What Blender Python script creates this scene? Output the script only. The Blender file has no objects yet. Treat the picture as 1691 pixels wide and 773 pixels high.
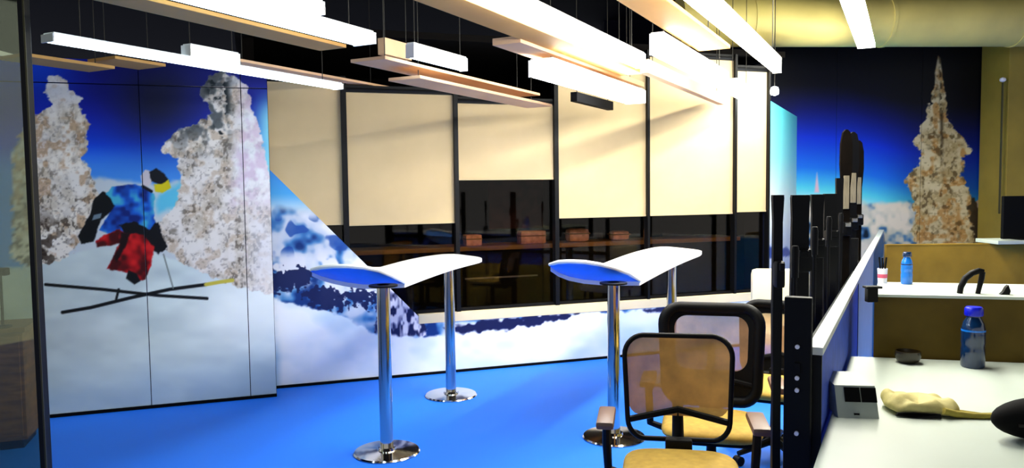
import bpy, bmesh, math, random
import numpy as np
from mathutils import Vector, Matrix

# ------------------------------------------------------------------ camera
SC = bpy.context.scene
COL = SC.collection
F, CX, CY = 1265.0, 845.5, 386.5
H = 1.65
CAM = Vector((0, 0, H))
PITCH, ROLL = math.atan2(77.0, F), 0.012
_f = Vector((0, math.cos(PITCH), -math.sin(PITCH)))
_u0 = Vector((0, math.sin(PITCH), math.cos(PITCH)))
_r = Vector((1, 0, 0)) * math.cos(ROLL) - _u0 * math.sin(ROLL)
_u = _u0 * math.cos(ROLL) + Vector((1, 0, 0)) * math.sin(ROLL)
cam = bpy.data.cameras.new('camera')
cam.sensor_width = 36.0
cam.lens = 36.0 * F / 1691.0
cam.clip_start = 0.05
camo = bpy.data.objects.new('camera', cam)
COL.objects.link(camo)
m = Matrix.Identity(4)
for i, v in enumerate((_r, _u, -_f)):
    for k in range(3):
        m[k][i] = v[k]
m[0][3], m[1][3], m[2][3] = CAM
camo.matrix_world = m
SC.camera = camo

# ------------------------------------------------------------------ world, exposure
SC.view_settings.view_transform = 'Standard'
SC.view_settings.look = 'None'
SC.view_settings.gamma = 1.0
SC.view_settings.use_curve_mapping = False
SC.view_settings.exposure = 1.2
W = bpy.data.worlds.new('world')
SC.world = W
W.use_nodes = True
W.node_tree.nodes['Background'].inputs[0].default_value = (0.95, 0.97, 1.0, 1)
W.node_tree.nodes['Background'].inputs[1].default_value = 0.30
LAMP_WHITE = 13.0      # radiance of the linear lamps


# ------------------------------------------------------------------ measuring helpers
def ray(px, py):
    return (_f * F + _r * (px - CX) - _u * (py - CY)).normalized()


def on_z(px, py, z):
    d = ray(px, py)
    return CAM + d * ((z - H) / d.z)


def at_y(px, py, y):
    d = ray(px, py)
    return CAM + d * (y / d.y)


def on_plane(px, py, p, n):
    d = ray(px, py)
    return CAM + d * ((p - CAM).dot(n) / d.dot(n))


def proj(P):
    v = Vector(P) - CAM
    w = v.dot(_f)
    return CX + F * v.dot(_r) / w, CY - F * v.dot(_u) / w


def proj_np(P):
    v = P - np.array(CAM)
    w = v @ np.array(_f)
    return CX + F * (v @ np.array(_r)) / w, CY - F * (v @ np.array(_u)) / w


# ------------------------------------------------------------------ materials
def lin(c):
    return tuple((x / 255 / 12.92) if x / 255 <= 0.04045 else ((x / 255 + 0.055) / 1.055) ** 2.4 for x in c)


def mat(name, rgb, rough=0.5, metal=0.0, noise=0.0, scale=20.0, bump=0.0, spec=0.5, emit=None, alpha=None, coat=0.0, stretch=None):
    mt = bpy.data.materials.new(name)
    mt.use_nodes = True
    nt = mt.node_tree
    b = nt.nodes['Principled BSDF']
    b.inputs['Roughness'].default_value = rough
    b.inputs['Metallic'].default_value = metal
    b.inputs['Specular IOR Level'].default_value = spec
    b.inputs['Coat Weight'].default_value = coat
    c = lin(rgb)
    b.inputs['Base Color'].default_value = (*c, 1)
    if noise or bump:
        tc = nt.nodes.new('ShaderNodeTexCoord')
        mp = nt.nodes.new('ShaderNodeMapping')
        nt.links.new(tc.outputs['Object'], mp.inputs['Vector'])
        if stretch:
            mp.inputs['Scale'].default_value = stretch
        nz = nt.nodes.new('ShaderNodeTexNoise')
        nz.inputs['Scale'].default_value = scale
        nz.inputs['Detail'].default_value = 4
        nt.links.new(mp.outputs[0], nz.inputs['Vector'])
        if noise:
            cr = nt.nodes.new('ShaderNodeValToRGB')
            cr.color_ramp.elements[0].position = 0.3
            cr.color_ramp.elements[1].position = 0.7
            cr.color_ramp.elements[0].color = (*[x * (1 - noise) for x in c], 1)
            cr.color_ramp.elements[1].color = (*[min(1, x * (1 + noise)) for x in c], 1)
            nt.links.new(nz.outputs['Fac'], cr.inputs['Fac'])
            nt.links.new(cr.outputs['Color'], b.inputs['Base Color'])
        if bump:
            bp = nt.nodes.new('ShaderNodeBump')
            bp.inputs['Strength'].default_value = bump
            bp.inputs['Distance'].default_value = 0.01
            nt.links.new(nz.outputs['Fac'], bp.inputs['Height'])
            nt.links.new(bp.outputs[0], b.inputs['Normal'])
    if emit:
        b.inputs['Emission Color'].default_value = (*lin(emit[0]), 1)
        b.inputs['Emission Strength'].default_value = emit[1]
    if alpha is not None:
        b.inputs['Alpha'].default_value = alpha
    return mt


def glass_mat(name, tint, refl=0.12):
    mt = bpy.data.materials.new(name)
    mt.use_nodes = True
    nt = mt.node_tree
    nt.nodes.remove(nt.nodes['Principled BSDF'])
    out = nt.nodes['Material Output']
    t = nt.nodes.new('ShaderNodeBsdfTransparent')
    t.inputs[0].default_value = (*tint, 1)
    g = nt.nodes.new('ShaderNodeBsdfGlossy')
    g.inputs['Roughness'].default_value = 0.03
    fr = nt.nodes.new('ShaderNodeFresnel')
    fr.inputs[0].default_value = 1.45
    mu = nt.nodes.new('ShaderNodeMath')
    mu.operation = 'MULTIPLY'
    mu.inputs[1].default_value = refl / 0.04 * 0.5
    mu.use_clamp = True
    nt.links.new(fr.outputs[0], mu.inputs[0])
    mx = nt.nodes.new('ShaderNodeMixShader')
    nt.links.new(mu.outputs[0], mx.inputs[0])
    nt.links.new(t.outputs[0], mx.inputs[1])
    nt.links.new(g.outputs[0], mx.inputs[2])
    nt.links.new(mx.outputs[0], out.inputs[0])
    return mt


def mesh_fabric(name, rgb, cover):
    """woven chair mesh: fine procedural holes let some of what is behind through"""
    mt = mat(name, rgb, 0.55, noise=0.25, scale=9)
    nt = mt.node_tree
    b = nt.nodes['Principled BSDF']
    out = nt.nodes['Material Output']
    tr = nt.nodes.new('ShaderNodeBsdfTransparent')
    mx = nt.nodes.new('ShaderNodeMixShader')
    mx.inputs[0].default_value = cover
    nt.links.new(tr.outputs[0], mx.inputs[1])
    nt.links.new(b.outputs[0], mx.inputs[2])
    nt.links.new(mx.outputs[0], out.inputs[0])
    return mt


def print_mat(name, rough=0.45):
    mt = bpy.data.materials.new(name)
    mt.use_nodes = True
    nt = mt.node_tree
    b = nt.nodes['Principled BSDF']
    a = nt.nodes.new('ShaderNodeAttribute')
    a.attribute_name = 'Print'
    nt.links.new(a.outputs['Color'], b.inputs['Base Color'])
    b.inputs['Roughness'].default_value = rough
    b.inputs['Specular IOR Level'].default_value = 0.25
    return mt


M = {
    'carpet': mat('blue_carpet', (26, 120, 255), 0.55, noise=0.10, scale=260, bump=0.25, spec=0.35),
    'ceiling': mat('ceiling_black', (9, 12, 24), 0.9, spec=0.05),
    'darkwall': mat('dark_wall', (12, 14, 26), 0.9, spec=0.05),
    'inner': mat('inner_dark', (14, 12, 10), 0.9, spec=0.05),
    'print': print_mat('mural_print'),
    'blind': mat('blind_cream', (212, 188, 142), 0.8, noise=0.05, scale=2.5, spec=0.1),
    'frame': mat('frame_black', (8, 8, 9), 0.5, spec=0.2),
    'sill': mat('sill_cream', (232, 214, 172), 0.6, noise=0.06, scale=3),
    'board': mat('baffle_tan', (204, 152, 84), 0.7, noise=0.10, scale=2.0, spec=0.15, stretch=(1, 1, 6)),
    'boardpink': mat('baffle_pink', (220, 176, 134), 0.7, noise=0.10, scale=2.0, spec=0.15),
    'boardgold': mat('baffle_gold', (228, 184, 96), 0.7, noise=0.10, scale=2.0, spec=0.15),
    'lampwhite': mat('lamp_diffuser', (240, 245, 250), 0.5, emit=((250, 252, 255), LAMP_WHITE)),
    'lampcool': mat('lamp_diffuser_cool', (225, 240, 250), 0.5, emit=((215, 240, 255), LAMP_WHITE * 0.4)),
    'lampwarm': mat('lamp_diffuser_warm', (245, 240, 220), 0.5, emit=((255, 248, 218), LAMP_WHITE * 0.8)),
    'spot': mat('spot_bulb', (240, 245, 250), 0.5, emit=((235, 248, 255), 90.0)),
    'lampduct': mat('lamp_diffuser_strong', (245, 245, 235), 0.5, emit=((255, 252, 236), LAMP_WHITE * 3.0)),
    'lampbody': mat('lamp_body', (225, 222, 215), 0.5),
    'wire': mat('hanger_wire', (40, 38, 34), 0.5, metal=0.6),
    'chrome': mat('chrome', (205, 200, 190), 0.10, metal=1.0),
    'steel': mat('steel', (170, 168, 160), 0.3, metal=1.0),
    'tabletop': mat('tabletop_white', (246, 244, 234), 0.35, noise=0.02, scale=4),
    'tableblue': mat('tabletop_blue', (66, 140, 245), 0.35, noise=0.08, scale=6),
    'black': mat('black_plastic', (4, 4, 5), 0.5, spec=0.15),
    'blackmatte': mat('black_matte', (5, 5, 6), 0.8, spec=0.1),
    'meshtan': mesh_fabric('chair_mesh_tan', (214, 158, 72), 0.94),
    'meshbrown': mesh_fabric('chair_mesh_brown', (190, 146, 100), 0.80),
    'seat': mat('seat_yellow', (190, 154, 60), 0.8, noise=0.12, scale=30, bump=0.2),
    'creamleather': mat('cream_upholstery', (242, 230, 190), 0.5, noise=0.05, scale=5),
    'blueboard': mat('partition_blue', (62, 92, 205), 0.7, noise=0.12, scale=14),
    'tealboard': mat('partition_teal', (60, 140, 190), 0.5, noise=0.1, scale=8),
    'whiteboard': mat('partition_white', (232, 236, 232), 0.5, noise=0.04, scale=6),
    'desk': mat('desk_white', (182, 192, 182), 0.45, noise=0.03, scale=3),
    'brown': mat('panel_brown', (86, 68, 12), 0.6, noise=0.25, scale=3, spec=0.2),
    'tanpanel': mat('panel_tan', (150, 118, 38), 0.6, noise=0.25, scale=3, spec=0.2),
    'column': mat('column_tan', (150, 128, 48), 0.7, noise=0.15, scale=2.5),
    'duct': mat('duct_yellow', (214, 196, 112), 0.55, noise=0.16, scale=1.6),
    'bottle': mat('bottle_blue', (8, 38, 76), 0.12, spec=0.7, coat=0.4),
    'bottlecap': mat('bottle_cap_blue', (12, 24, 190), 0.3),
    'bottlegloss': mat('bottle_blue_bright', (20, 110, 210), 0.15, spec=0.7),
    'bowl': mat('bowl_dark', (38, 30, 14), 0.25, spec=0.6),
    'pouch': mat('pouch_beige', (206, 194, 128), 0.8, noise=0.18, scale=18, bump=0.5),
    'strap': mat('strap_khaki', (166, 150, 60), 0.8, noise=0.2, scale=30),
    'skibrown': mat('ski_dark_brown', (12, 8, 5), 0.9, noise=0.4, scale=12, spec=0.05),
    'skigrey': mat('ski_pale_shaft', (150, 138, 112), 0.35, noise=0.3, scale=20, metal=0.5, stretch=(8, 8, 0.5)),
    'rackboard': mat('rack_board_yellow', (206, 176, 64), 0.6, noise=0.1, scale=6),
    'counter': mat('counter_brown', (120, 84, 34), 0.5, noise=0.2, scale=4),
    'rosebox': mat('rose_box', (196, 140, 120), 0.7, noise=0.3, scale=25),
    'redcloth': mat('dark_red_cloth', (70, 32, 30), 0.9, noise=0.4, scale=8),
    'woodbrown': mat('wood_brown', (126, 86, 34), 0.6, noise=0.4, scale=7, stretch=(1, 1, 5)),
    'winglass': glass_mat('window_dark_glass', (0.78, 0.70, 0.58), 0.05),
    'smokeglass': glass_mat('smoked_glass', (0.72, 0.76, 0.62), 0.03),
    'greenframe': mat('frame_olive', (70, 66, 40), 0.4, metal=0.5),
    'sensor': mat('white_plastic', (235, 232, 240), 0.4),
    'pinkpaper': mat('pink_paper', (220, 90, 120), 0.7),
}


# ------------------------------------------------------------------ object helpers
def tag(o, label=None, cat=None, group=None, kind=None):
    if label: o['label'] = label
    if cat: o['category'] = cat
    if group: o['group'] = group
    if kind: o['kind'] = kind
    return o


def empty(name, loc, rz=0.0):
    o = bpy.data.objects.new(name, None)
    COL.objects.link(o)
    o.empty_display_size = 0.1
    o.location = loc
    o.rotation_euler = (0, 0, rz)
    return o


class MB:
    def __init__(self):
        self.bm = bmesh.new()

    def box(self, c, size, R=None, bevel=0.0):
        """axis box, or oriented by 3x3 R; centre c"""
        vs = []
        before = set(self.bm.verts)
        r = bmesh.ops.create_cube(self.bm, size=1.0)
        vs = r['verts']
        for v in vs:
            v.co = Vector((v.co.x * size[0], v.co.y * size[1], v.co.z * size[2]))
        if bevel:
            es = list({e for v in vs for e in v.link_edges})
            bmesh.ops.bevel(self.bm, geom=es, offset=bevel, segments=2, affect='EDGES', profile=0.6)
            vs = [v for v in self.bm.verts if v not in before]
        for v in vs:
            p = v.co.copy()
            if R is not None:
                p = R @ p
            v.co = p + Vector(c)
        return self

    def prism(self, pts, vec):
        """polygon (3D points) extruded along vec"""
        vec = Vector(vec)
        a = [self.bm.verts.new(Vector(p)) for p in pts]
        b = [self.bm.verts.new(Vector(p) + vec) for p in pts]
        n = len(pts)
        self.bm.faces.new(a)
        self.bm.faces.new(b[::-1])
        for i in range(n):
            self.bm.faces.new((a[i], b[i], b[(i + 1) % n], a[(i + 1) % n]))
        return self

    def tube(self, path, rad, seg=10, closed=False, caps=True):
        path = [Vector(p) for p in path]
        n = len(path)
        rads = rad if isinstance(rad, (list, tuple)) else [rad] * n
        rings = []
        prev = None
        for i in range(n):
            if closed:
                t = (path[(i + 1) % n] - path[i - 1]).normalized()
            else:
                t = (path[min(i + 1, n - 1)] - path[max(i - 1, 0)]).normalized()
            if prev is None:
                a = Vector((0, 0, 1)) if abs(t.z) < 0.9 else Vector((1, 0, 0))
                x = t.cross(a).normalized()
            else:
                x = (prev - t * prev.dot(t)).normalized()
            prev = x
            y = t.cross(x).normalized()
            rings.append([self.bm.verts.new(path[i] + (x * math.cos(2 * math.pi * k / seg) + y * math.sin(2 * math.pi * k / seg)) * rads[i]) for k in range(seg)])
        for i in range(n if closed else n - 1):
            A, B = rings[i], rings[(i + 1) % n]
            off = 0
            if closed and i == n - 1:
                off = min(range(seg), key=lambda o: (A[0].co - B[o].co).length)
            for k in range(seg):
                self.bm.faces.new((A[k], A[(k + 1) % seg], B[(k + 1 + off) % seg], B[(k + off) % seg]))
        if caps and not closed:
            self.bm.faces.new(rings[0][::-1])
            self.bm.faces.new(rings[-1])
        return self

    def lathe(self, c, prof, seg=28):
        c = Vector(c)
        rings = []
        for r, z in prof:
            rings.append([self.bm.verts.new(c + Vector((r * math.cos(2 * math.pi * k / seg), r * math.sin(2 * math.pi * k / seg), z))) for k in range(seg)])
        for A, B in zip(rings, rings[1:]):
            for k in range(seg):
                self.bm.faces.new((A[k], A[(k + 1) % seg], B[(k + 1) % seg], B[k]))
        if prof[0][0] > 1e-5: self.bm.faces.new(rings[0][::-1])
        if prof[-1][0] > 1e-5: self.bm.faces.new(rings[-1])
        return self

    def grid(self, fn, nu, nv):
        V = [[self.bm.verts.new(fn(i / nu, j / nv)) for j in range(nv + 1)] for i in range(nu + 1)]
        for i in range(nu):
            for j in range(nv):
                self.bm.faces.new((V[i][j], V[i + 1][j], V[i + 1][j + 1], V[i][j + 1]))
        return self

    def build(self, name, material, parent=None, smooth=False, local=None):
        """local: matrix taking built coordinates into the parent's frame"""
        bm = self.bm
        bmesh.ops.recalc_face_normals(bm, faces=bm.faces)
        if local is not None:
            bm.transform(local)
        me = bpy.data.meshes.new(name)
        bm.to_mesh(me)
        bm.free()
        if smooth:
            me.polygons.foreach_set('use_smooth', [True] * len(me.polygons))
            try:
                me.set_sharp_from_angle(angle=math.radians(40))
            except Exception:
                pass
        me.materials.append(M[material] if isinstance(material, str) else material)
        o = bpy.data.objects.new(name, me)
        COL.objects.link(o)
        if parent is not None:
            o.parent = parent
        return o


def inv(e):
    """world -> frame of an empty (location + z rotation)"""
    return (Matrix.Translation(e.location) @ Matrix.Rotation(e.rotation_euler[2], 4, 'Z')).inverted()


def V2(v):
    return Vector((v[0], v[1], 0))


# ------------------------------------------------------------------ the lines of the room
PB = on_z(460, 640, 0)
PB2 = on_z(1010, 590, 0)
WD = (PB2 - PB).normalized()              # along the long wall, left to right
WN = Vector((WD.y, -WD.x, 0))             # its normal, towards the room
PL = on_z(275, 672, 0)                    # foot of the left mural wall
GD = V2(ray(1500, 302)).normalized()      # direction of ceiling bars and desk rows
GN = Vector((-GD.y, GD.x, 0))             # across, away from the camera
CEIL = 3.75


def wb(px, py, off=0.0):
    """pixel -> point on the long wall's plane shifted off towards the room"""
    return on_plane(px, py, PB + WN * off, WN)


def wl(px, py):
    return on_plane(px, py, PL, WN)


def rot3(x, y, z):
    R = Matrix((x, y, z)).transposed()
    return R


RW = rot3(WD, -WN, Vector((0, 0, 1)))
RG = rot3(GN * -1, GD, Vector((0, 0, 1)))


# ------------------------------------------------------------------ painting the wall prints
def _hash(ix, iy, seed):
    n = (ix.astype(np.int64) * 374761393 + iy.astype(np.int64) * 668265263 + seed * 144664657) & 0x7fffffff
    n = ((n ^ (n >> 13)) * 1274126177) & 0x7fffffff
    return ((n ^ (n >> 16)) & 0xffff) / 65535.0


def vnoise(x, y, seed=0):
    ix, iy = np.floor(x), np.floor(y)
    fx, fy = x - ix, y - iy
    fx, fy = fx * fx * (3 - 2 * fx), fy * fy * (3 - 2 * fy)
    a, b = _hash(ix, iy, seed), _hash(ix + 1, iy, seed)
    c, d = _hash(ix, iy + 1, seed), _hash(ix + 1, iy + 1, seed)
    return (a * (1 - fx) + b * fx) * (1 - fy) + (c * (1 - fx) + d * fx) * fy


def fbm(x, y, s, seed=0, o=3):
    t, a, w = 0, 1.0, 0
    for k in range(o):
        t = t + a * vnoise(x / s * 2 ** k, y / s * 2 ** k, seed + k * 17)
        w += a
        a *= 0.55
    return t / w


def ss(a, b, x):
    t = np.clip((x - a) / (b - a), 0, 1)
    return t * t * (3 - 2 * t)


def sdf(x, y, poly):
    """signed distance, negative inside"""
    d = np.full(x.shape, 1e9)
    inside = np.zeros(x.shape, bool)
    n = len(poly)
    for i in range(n):
        x0, y0 = poly[i]
        x1, y1 = poly[(i + 1) % n]
        ex, ey = x1 - x0, y1 - y0
        t = np.clip(((x - x0) * ex + (y - y0) * ey) / (ex * ex + ey * ey + 1e-9), 0, 1)
        d = np.minimum(d, np.hypot(x - x0 - t * ex, y - y0 - t * ey))
        c = (y0 > y) != (y1 > y)
        if y1 != y0:
            inside ^= c & (x < (x1 - x0) * (y - y0) / (y1 - y0) + x0)
    return np.where(inside, -d, d)


class Paint:
    def __init__(self, x, y):
        self.x, self.y = x, y
        self.c = np.zeros((len(x), 3))

    def fill(self, rgb, a=1.0):
        a = np.asarray(a) * np.ones(len(self.x))
        rgb = np.asarray(rgb, float)
        self.c = self.c * (1 - a[:, None]) + rgb * a[:, None]

    def poly(self, pts, rgb, soft=1.2, rag=0.0, rs=8, seed=1, a=1.0):
        d = sdf(self.x, self.y, pts)
        if rag:
            d = d + (fbm(self.x, self.y, rs, seed) - 0.5) * 2 * rag
        k = ss(soft, -soft, d) * a
        self.fill(rgb, k)
        return k

    def line(self, pts, w, rgb, soft=1.0):
        d = np.full(self.x.shape, 1e9)
        for (x0, y0), (x1, y1) in zip(pts, pts[1:]):
            ex, ey = x1 - x0, y1 - y0
            t = np.clip(((self.x - x0) * ex + (self.y - y0) * ey) / (ex * ex + ey * ey), 0, 1)
            d = np.minimum(d, np.hypot(self.x - x0 - t * ex, self.y - y0 - t * ey))
        self.fill(rgb, ss(w / 2 + soft, w / 2 - soft, d))

    def ramp(self, t, stops):
        t = np.asarray(t)
        return np.stack([np.interp(t, [s[0] for s in stops], [s[1][k] for s in stops]) for k in range(3)], 1)

    def snow_tree(self, mask, seed, base=(205, 195, 176), hi=(243, 238, 228), warm=(196, 158, 116), dark=(52, 42, 34), amount=1.0, sx=7, sy=11):
        x, y = self.x, self.y
        n1 = fbm(x, y, 22, seed, 3)
        n2 = fbm(x, y * sx / sy, sx, seed + 5, 2)
        n3 = fbm(x, y, 4.2, seed + 9, 2)
        n4 = fbm(x, y, 15, seed + 31, 2)
        col = self.ramp(n1, [(0.25, base), (0.65, hi)])
        k = ss(0.52, 0.68, n4)[:, None] * 0.75
        col = col * (1 - k) + np.array(warm) * k
        k = (ss(0.56, 0.66, n2) * ss(0.62, 0.42, n1) * amount)[:, None]
        col = col * (1 - k) + np.array(dark) * k
        k = (ss(0.60, 0.75, n3) * 0.55 * amount)[:, None]
        col = col * (1 - k) + np.array(dark) * 1.5 * k
        k = (ss(0.38, 0.25, n3) * 0.6)[:, None]
        col = col * (1 - k) + np.array(hi) * k
        self.c = self.c * (1 - mask[:, None]) + np.clip(col, 0, 255) * mask[:, None]


def paint_left(x, y):
    p = Paint(x, y)
    t = ss(110, 300, y)
    sky = p.ramp(t, [(0, (4, 14, 120)), (0.35, (2, 26, 165)), (0.75, (4, 70, 225)), (1, (70, 150, 235))])
    dk = np.exp(-((x - 255) / 75) ** 2 - ((y - 165) / 75) ** 2)[:, None]
    sky = sky * (1 - 0.85 * dk) + np.array((4, 8, 34)) * 0.85 * dk
    br = (ss(170, 60, x) * ss(220, 110, y) * 0.7)[:, None]
    sky = sky * (1 - br) + np.array((0, 84, 232)) * br
    br = (ss(405, 445, x) * ss(130, 200, y) * 0.9)[:, None]
    sky = sky * (1 - br) + np.array((150, 236, 240)) * br
    p.c = sky
    # far hills below the sky
    p.poly([(40, 300), (150, 292), (260, 305), (300, 300), (460, 320), (460, 480), (40, 480)], (206, 214, 214), 6, 10, 30, 3)
    p.poly([(258, 320), (300, 300), (296, 345), (262, 350)], (96, 200, 226), 8, 6, 20, 4)
    # snow slope
    snow = p.ramp(fbm(x, y * 2.2, 90, 8), [(0.3, (196, 210, 206)), (0.7, (226, 238, 230))])
    lo = (ss(560, 660, y) * (0.35 + 0.6 * fbm(x, y * 2, 60, 12)))[:, None]
    snow = snow * (1 - lo) + np.array((166, 192, 206)) * lo
    hi = (ss(250, 440, x) * ss(620, 520, y) * 0.7)[:, None]
    snow = snow * (1 - hi) + np.array((246, 250, 248)) * hi
    k = ss(3, -3, sdf(x, y, [(-90, 452), (60, 440), (130, 415), (190, 402), (290, 430), (345, 452), (400, 474), (470, 484), (470, 760), (-90, 760)]) + (fbm(x, y, 14, 6) - .5) * 6)
    p.fill(snow, k)
    # left tree
    d = sdf(x, y, [(78, 130), (95, 123), (112, 135), (110, 152), (122, 150), (137, 163), (131, 178), (142, 190), (150, 205), (139, 222), (146, 246), (136, 262), (150, 284), (158, 305), (166, 330),
                   (150, 360), (138, 392), (122, 416), (95, 432), (60, 440), (48, 440), (20, 430), (20, 250), (45, 200), (66, 186), (86, 172), (76, 150)])
    mk = ss(1.5, -1.5, d + (fbm(x, y, 9, 21) - .5) * 12)
    p.snow_tree(mk, 40, base=(204, 190, 164), hi=(246, 238, 222), amount=0.25 + 0.5 * ss(240, 400, y), sx=5, sy=7)
    k = mk * ss(0.56, 0.64, fbm(x, y, 16, 77)) * ss(150, 60, x) * ss(330, 390, y)
    p.fill((46, 34, 26), k * 0.85)
    p.fill((244, 240, 232), mk * ss(190, 150, y) * 0.6)
    # right tree
    d = sdf(x, y, [(345, 124), (332, 150), (338, 166), (350, 186), (322, 206), (296, 214), (272, 238), (268, 250), (292, 262), (300, 296), (290, 335), (262, 372), (262, 402), (296, 430), (340, 452),
                   (392, 474), (446, 486), (460, 486), (460, 330), (446, 300), (440, 262), (428, 214), (412, 168), (408, 140), (392, 128), (368, 118)])
    mk = ss(1.5, -1.5, d + (fbm(x, y, 9, 25) - .5) * 12)
    p.snow_tree(mk, 61, base=(196, 182, 160), hi=(240, 232, 220), warm=(206, 184, 156), amount=0.45, sx=5, sy=7)
    gr = mk * ss(275, 200, y) * ss(0.45, 0.6, fbm(x, y, 20, 91)) * ss(400, 360, x)
    p.fill((70, 76, 78), gr * 0.85)
    p.fill((18, 26, 30), mk * ss(0.52, 0.6, fbm(x, y, 14, 97)) * ss(8, -8, sdf(x, y, [(345, 124), (372, 120), (380, 160), (372, 230), (352, 230), (358, 170), (340, 150)])))
    br = mk * ss(372, 405, x + (y - 250) * 0.12) * ss(380, 300, y)
    p.fill(p.ramp(fbm(x, y, 16, 99), [(0.3, (228, 205, 222)), (0.6, (252, 250, 250))]), br * 0.85)
    br = mk * ss(390, 430, x) * ss(300, 400, y)
    p.fill((240, 238, 238), br * 0.6)
    # skier
    p.poly([(128, 390), (148, 356), (154, 330), (170, 316), (196, 326), (192, 344), (168, 362), (154, 398), (134, 404)], (8, 10, 14), 1.4, 2, 7, 5)
    p.poly([(155, 355), (168, 352), (166, 360), (152, 364)], (110, 130, 140), 1)
    k = ss(1.4, -1.4, sdf(x, y, [(176, 320), (186, 308), (216, 304), (240, 308), (256, 320), (254, 352), (258, 384), (240, 402), (214, 386), (184, 390), (164, 380), (178, 356), (190, 340)]) + (fbm(x, y, 8, 31) - .5) * 4)
    p.fill(p.ramp(fbm(x, y, 15, 33, 2), [(0.25, (10, 34, 110)), (0.5, (24, 96, 200)), (0.72, (70, 180, 205))]), k)
    p.poly([(196, 372), (222, 366), (246, 378), (262, 366), (268, 388), (277, 408), (262, 420), (246, 408), (232, 396), (206, 386)], (10, 10, 16), 1.5, 3, 8, 36)
    k = ss(1.4, -1.4, sdf(x, y, [(158, 398), (172, 388), (198, 378), (206, 384), (236, 388), (254, 408), (250, 438), (240, 462), (230, 464), (214, 452), (176, 444), (190, 416), (198, 402), (180, 406), (160, 408)]) + (fbm(x, y, 8, 37) - .5) * 4)
    p.fill(p.ramp(fbm(x, y, 17, 38, 2), [(0.3, (70, 6, 8)), (0.52, (178, 14, 20)), (0.7, (214, 30, 30))]), k)
    p.poly([(200, 384), (216, 384), (206, 410), (192, 434), (188, 424), (198, 404)], (26, 6, 8), 2, 2, 8, 41)
    p.poly([(212, 446), (226, 452), (232, 464), (222, 470), (208, 460)], (12, 12, 14), 1.4)
    p.poly([(232, 290), (240, 280), (250, 284), (252, 298), (246, 308), (236, 308)], (216, 206, 206), 1.4, 1.5, 6, 43)
    p.poly([(246, 284), (258, 278), (272, 288), (280, 300), (268, 306), (250, 300)], (12, 14, 22), 1.4, 1.5, 6, 44)
    p.poly([(254, 304), (268, 304), (278, 297), (282, 310), (268, 319), (256, 316)], (224, 206, 20), 1.4, 1, 6, 45)
    p.line([(236, 308), (250, 316)], 5, (14, 16, 22))
    p.line([(75, 470), (170, 478), (260, 488), (342, 493)], 5.0, (14, 15, 14))
    p.line([(103, 516), (150, 508), (215, 492), (280, 478), (340, 470)], 5.5, (14, 15, 14))
    p.line([(340, 470), (362, 466), (384, 463)], 6, (206, 190, 70))
    p.line([(196, 478), (192, 494)], 4, (20, 20, 20))
    p.line([(270, 420), (280, 455), (286, 476)], 2.2, (120, 130, 120))
    return p.c


def paint_mid(x, y):
    p = Paint(x, y)
    p.c = p.ramp(y, [(270, (56, 140, 232)), (320, (80, 176, 236)), (345, (200, 226, 236)), (360, (220, 226, 230))])
    n = fbm(x, y, 34, 111, 3)
    land = p.ramp(n, [(0.30, (16, 52, 118)), (0.42, (70, 130, 190)), (0.55, (206, 216, 228)), (0.8, (244, 244, 246))])
    p.fill(land, ss(338, 356, y + (fbm(x, y, 30, 112) - .5) * 14))
    p.fill((30, 76, 160), ss(0.55, 0.66, fbm(x, y, 20, 119, 2)) * ss(352, 370, y) * ss(430, 410, y) * 0.8)
    p.fill((236, 236, 240), ss(14, -14, sdf(x, y, [(440, 425), (560, 415), (640, 440), (640, 470), (440, 470)])) * ss(0.42, 0.55, fbm(x, y, 26, 121)))
    # dark stands of trees
    for k, (poly, s) in enumerate([([(445, 452), (500, 436), (520, 452), (500, 476), (445, 486)], 6), ([(500, 480), (530, 470), (560, 486), (575, 508), (530, 512), (505, 498)], 6),
                                   ([(560, 484), (600, 474), (618, 490), (612, 506), (572, 500)], 5)]):
        d = sdf(x, y, poly) + (fbm(x, y, s, 130 + k, 2) - .5) * 26
        p.fill((16, 26, 74), ss(2, -2, d) * 0.95)
    d = sdf(x, y, [(640, 470), (664, 476), (700, 530), (708, 556), (640, 556), (615, 552), (622, 510)])
    tr = ss(2, -2, d + (fbm(x, y, 8, 141) - .5) * 14)
    p.fill(p.ramp(fbm(x * 1.6, y * 0.7, 9, 142, 2), [(0.38, (22, 30, 78)), (0.5, (150, 150, 180)), (0.62, (238, 234, 240))]), tr)
    # snow field below
    line = np.interp(x, [440, 560, 620, 700, 760, 930, 1040, 1300], [492, 520, 552, 556, 548, 520, 512, 490])
    snow = p.ramp(fbm(x, y * 1.6, 70, 145), [(0.3, (206, 226, 240)), (0.65, (246, 250, 252))])
    b = (ss(470, 445, x) * ss(540, 600, y) * 0.8)[:, None]
    snow = snow * (1 - b) + np.array((96, 164, 214)) * b
    p.fill(snow, ss(-3, 3, y - line + (fbm(x, y, 12, 146) - .5) * 12))
    d = sdf(x, y, [(735, 542), (800, 530), (905, 520), (962, 516), (940, 526), (860, 540), (790, 549), (740, 550)]) + (fbm(x, y, 9, 150, 2) - .5) * 12
    p.fill((20, 26, 70), ss(2, -2, d))
    p.fill((30, 36, 80), ss(2, -2, sdf(x, y, [(1060, 512), (1100, 506), (1110, 512), (1070, 517)]) + (fbm(x, y, 8, 151) - .5) * 6))
    return p.c


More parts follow.
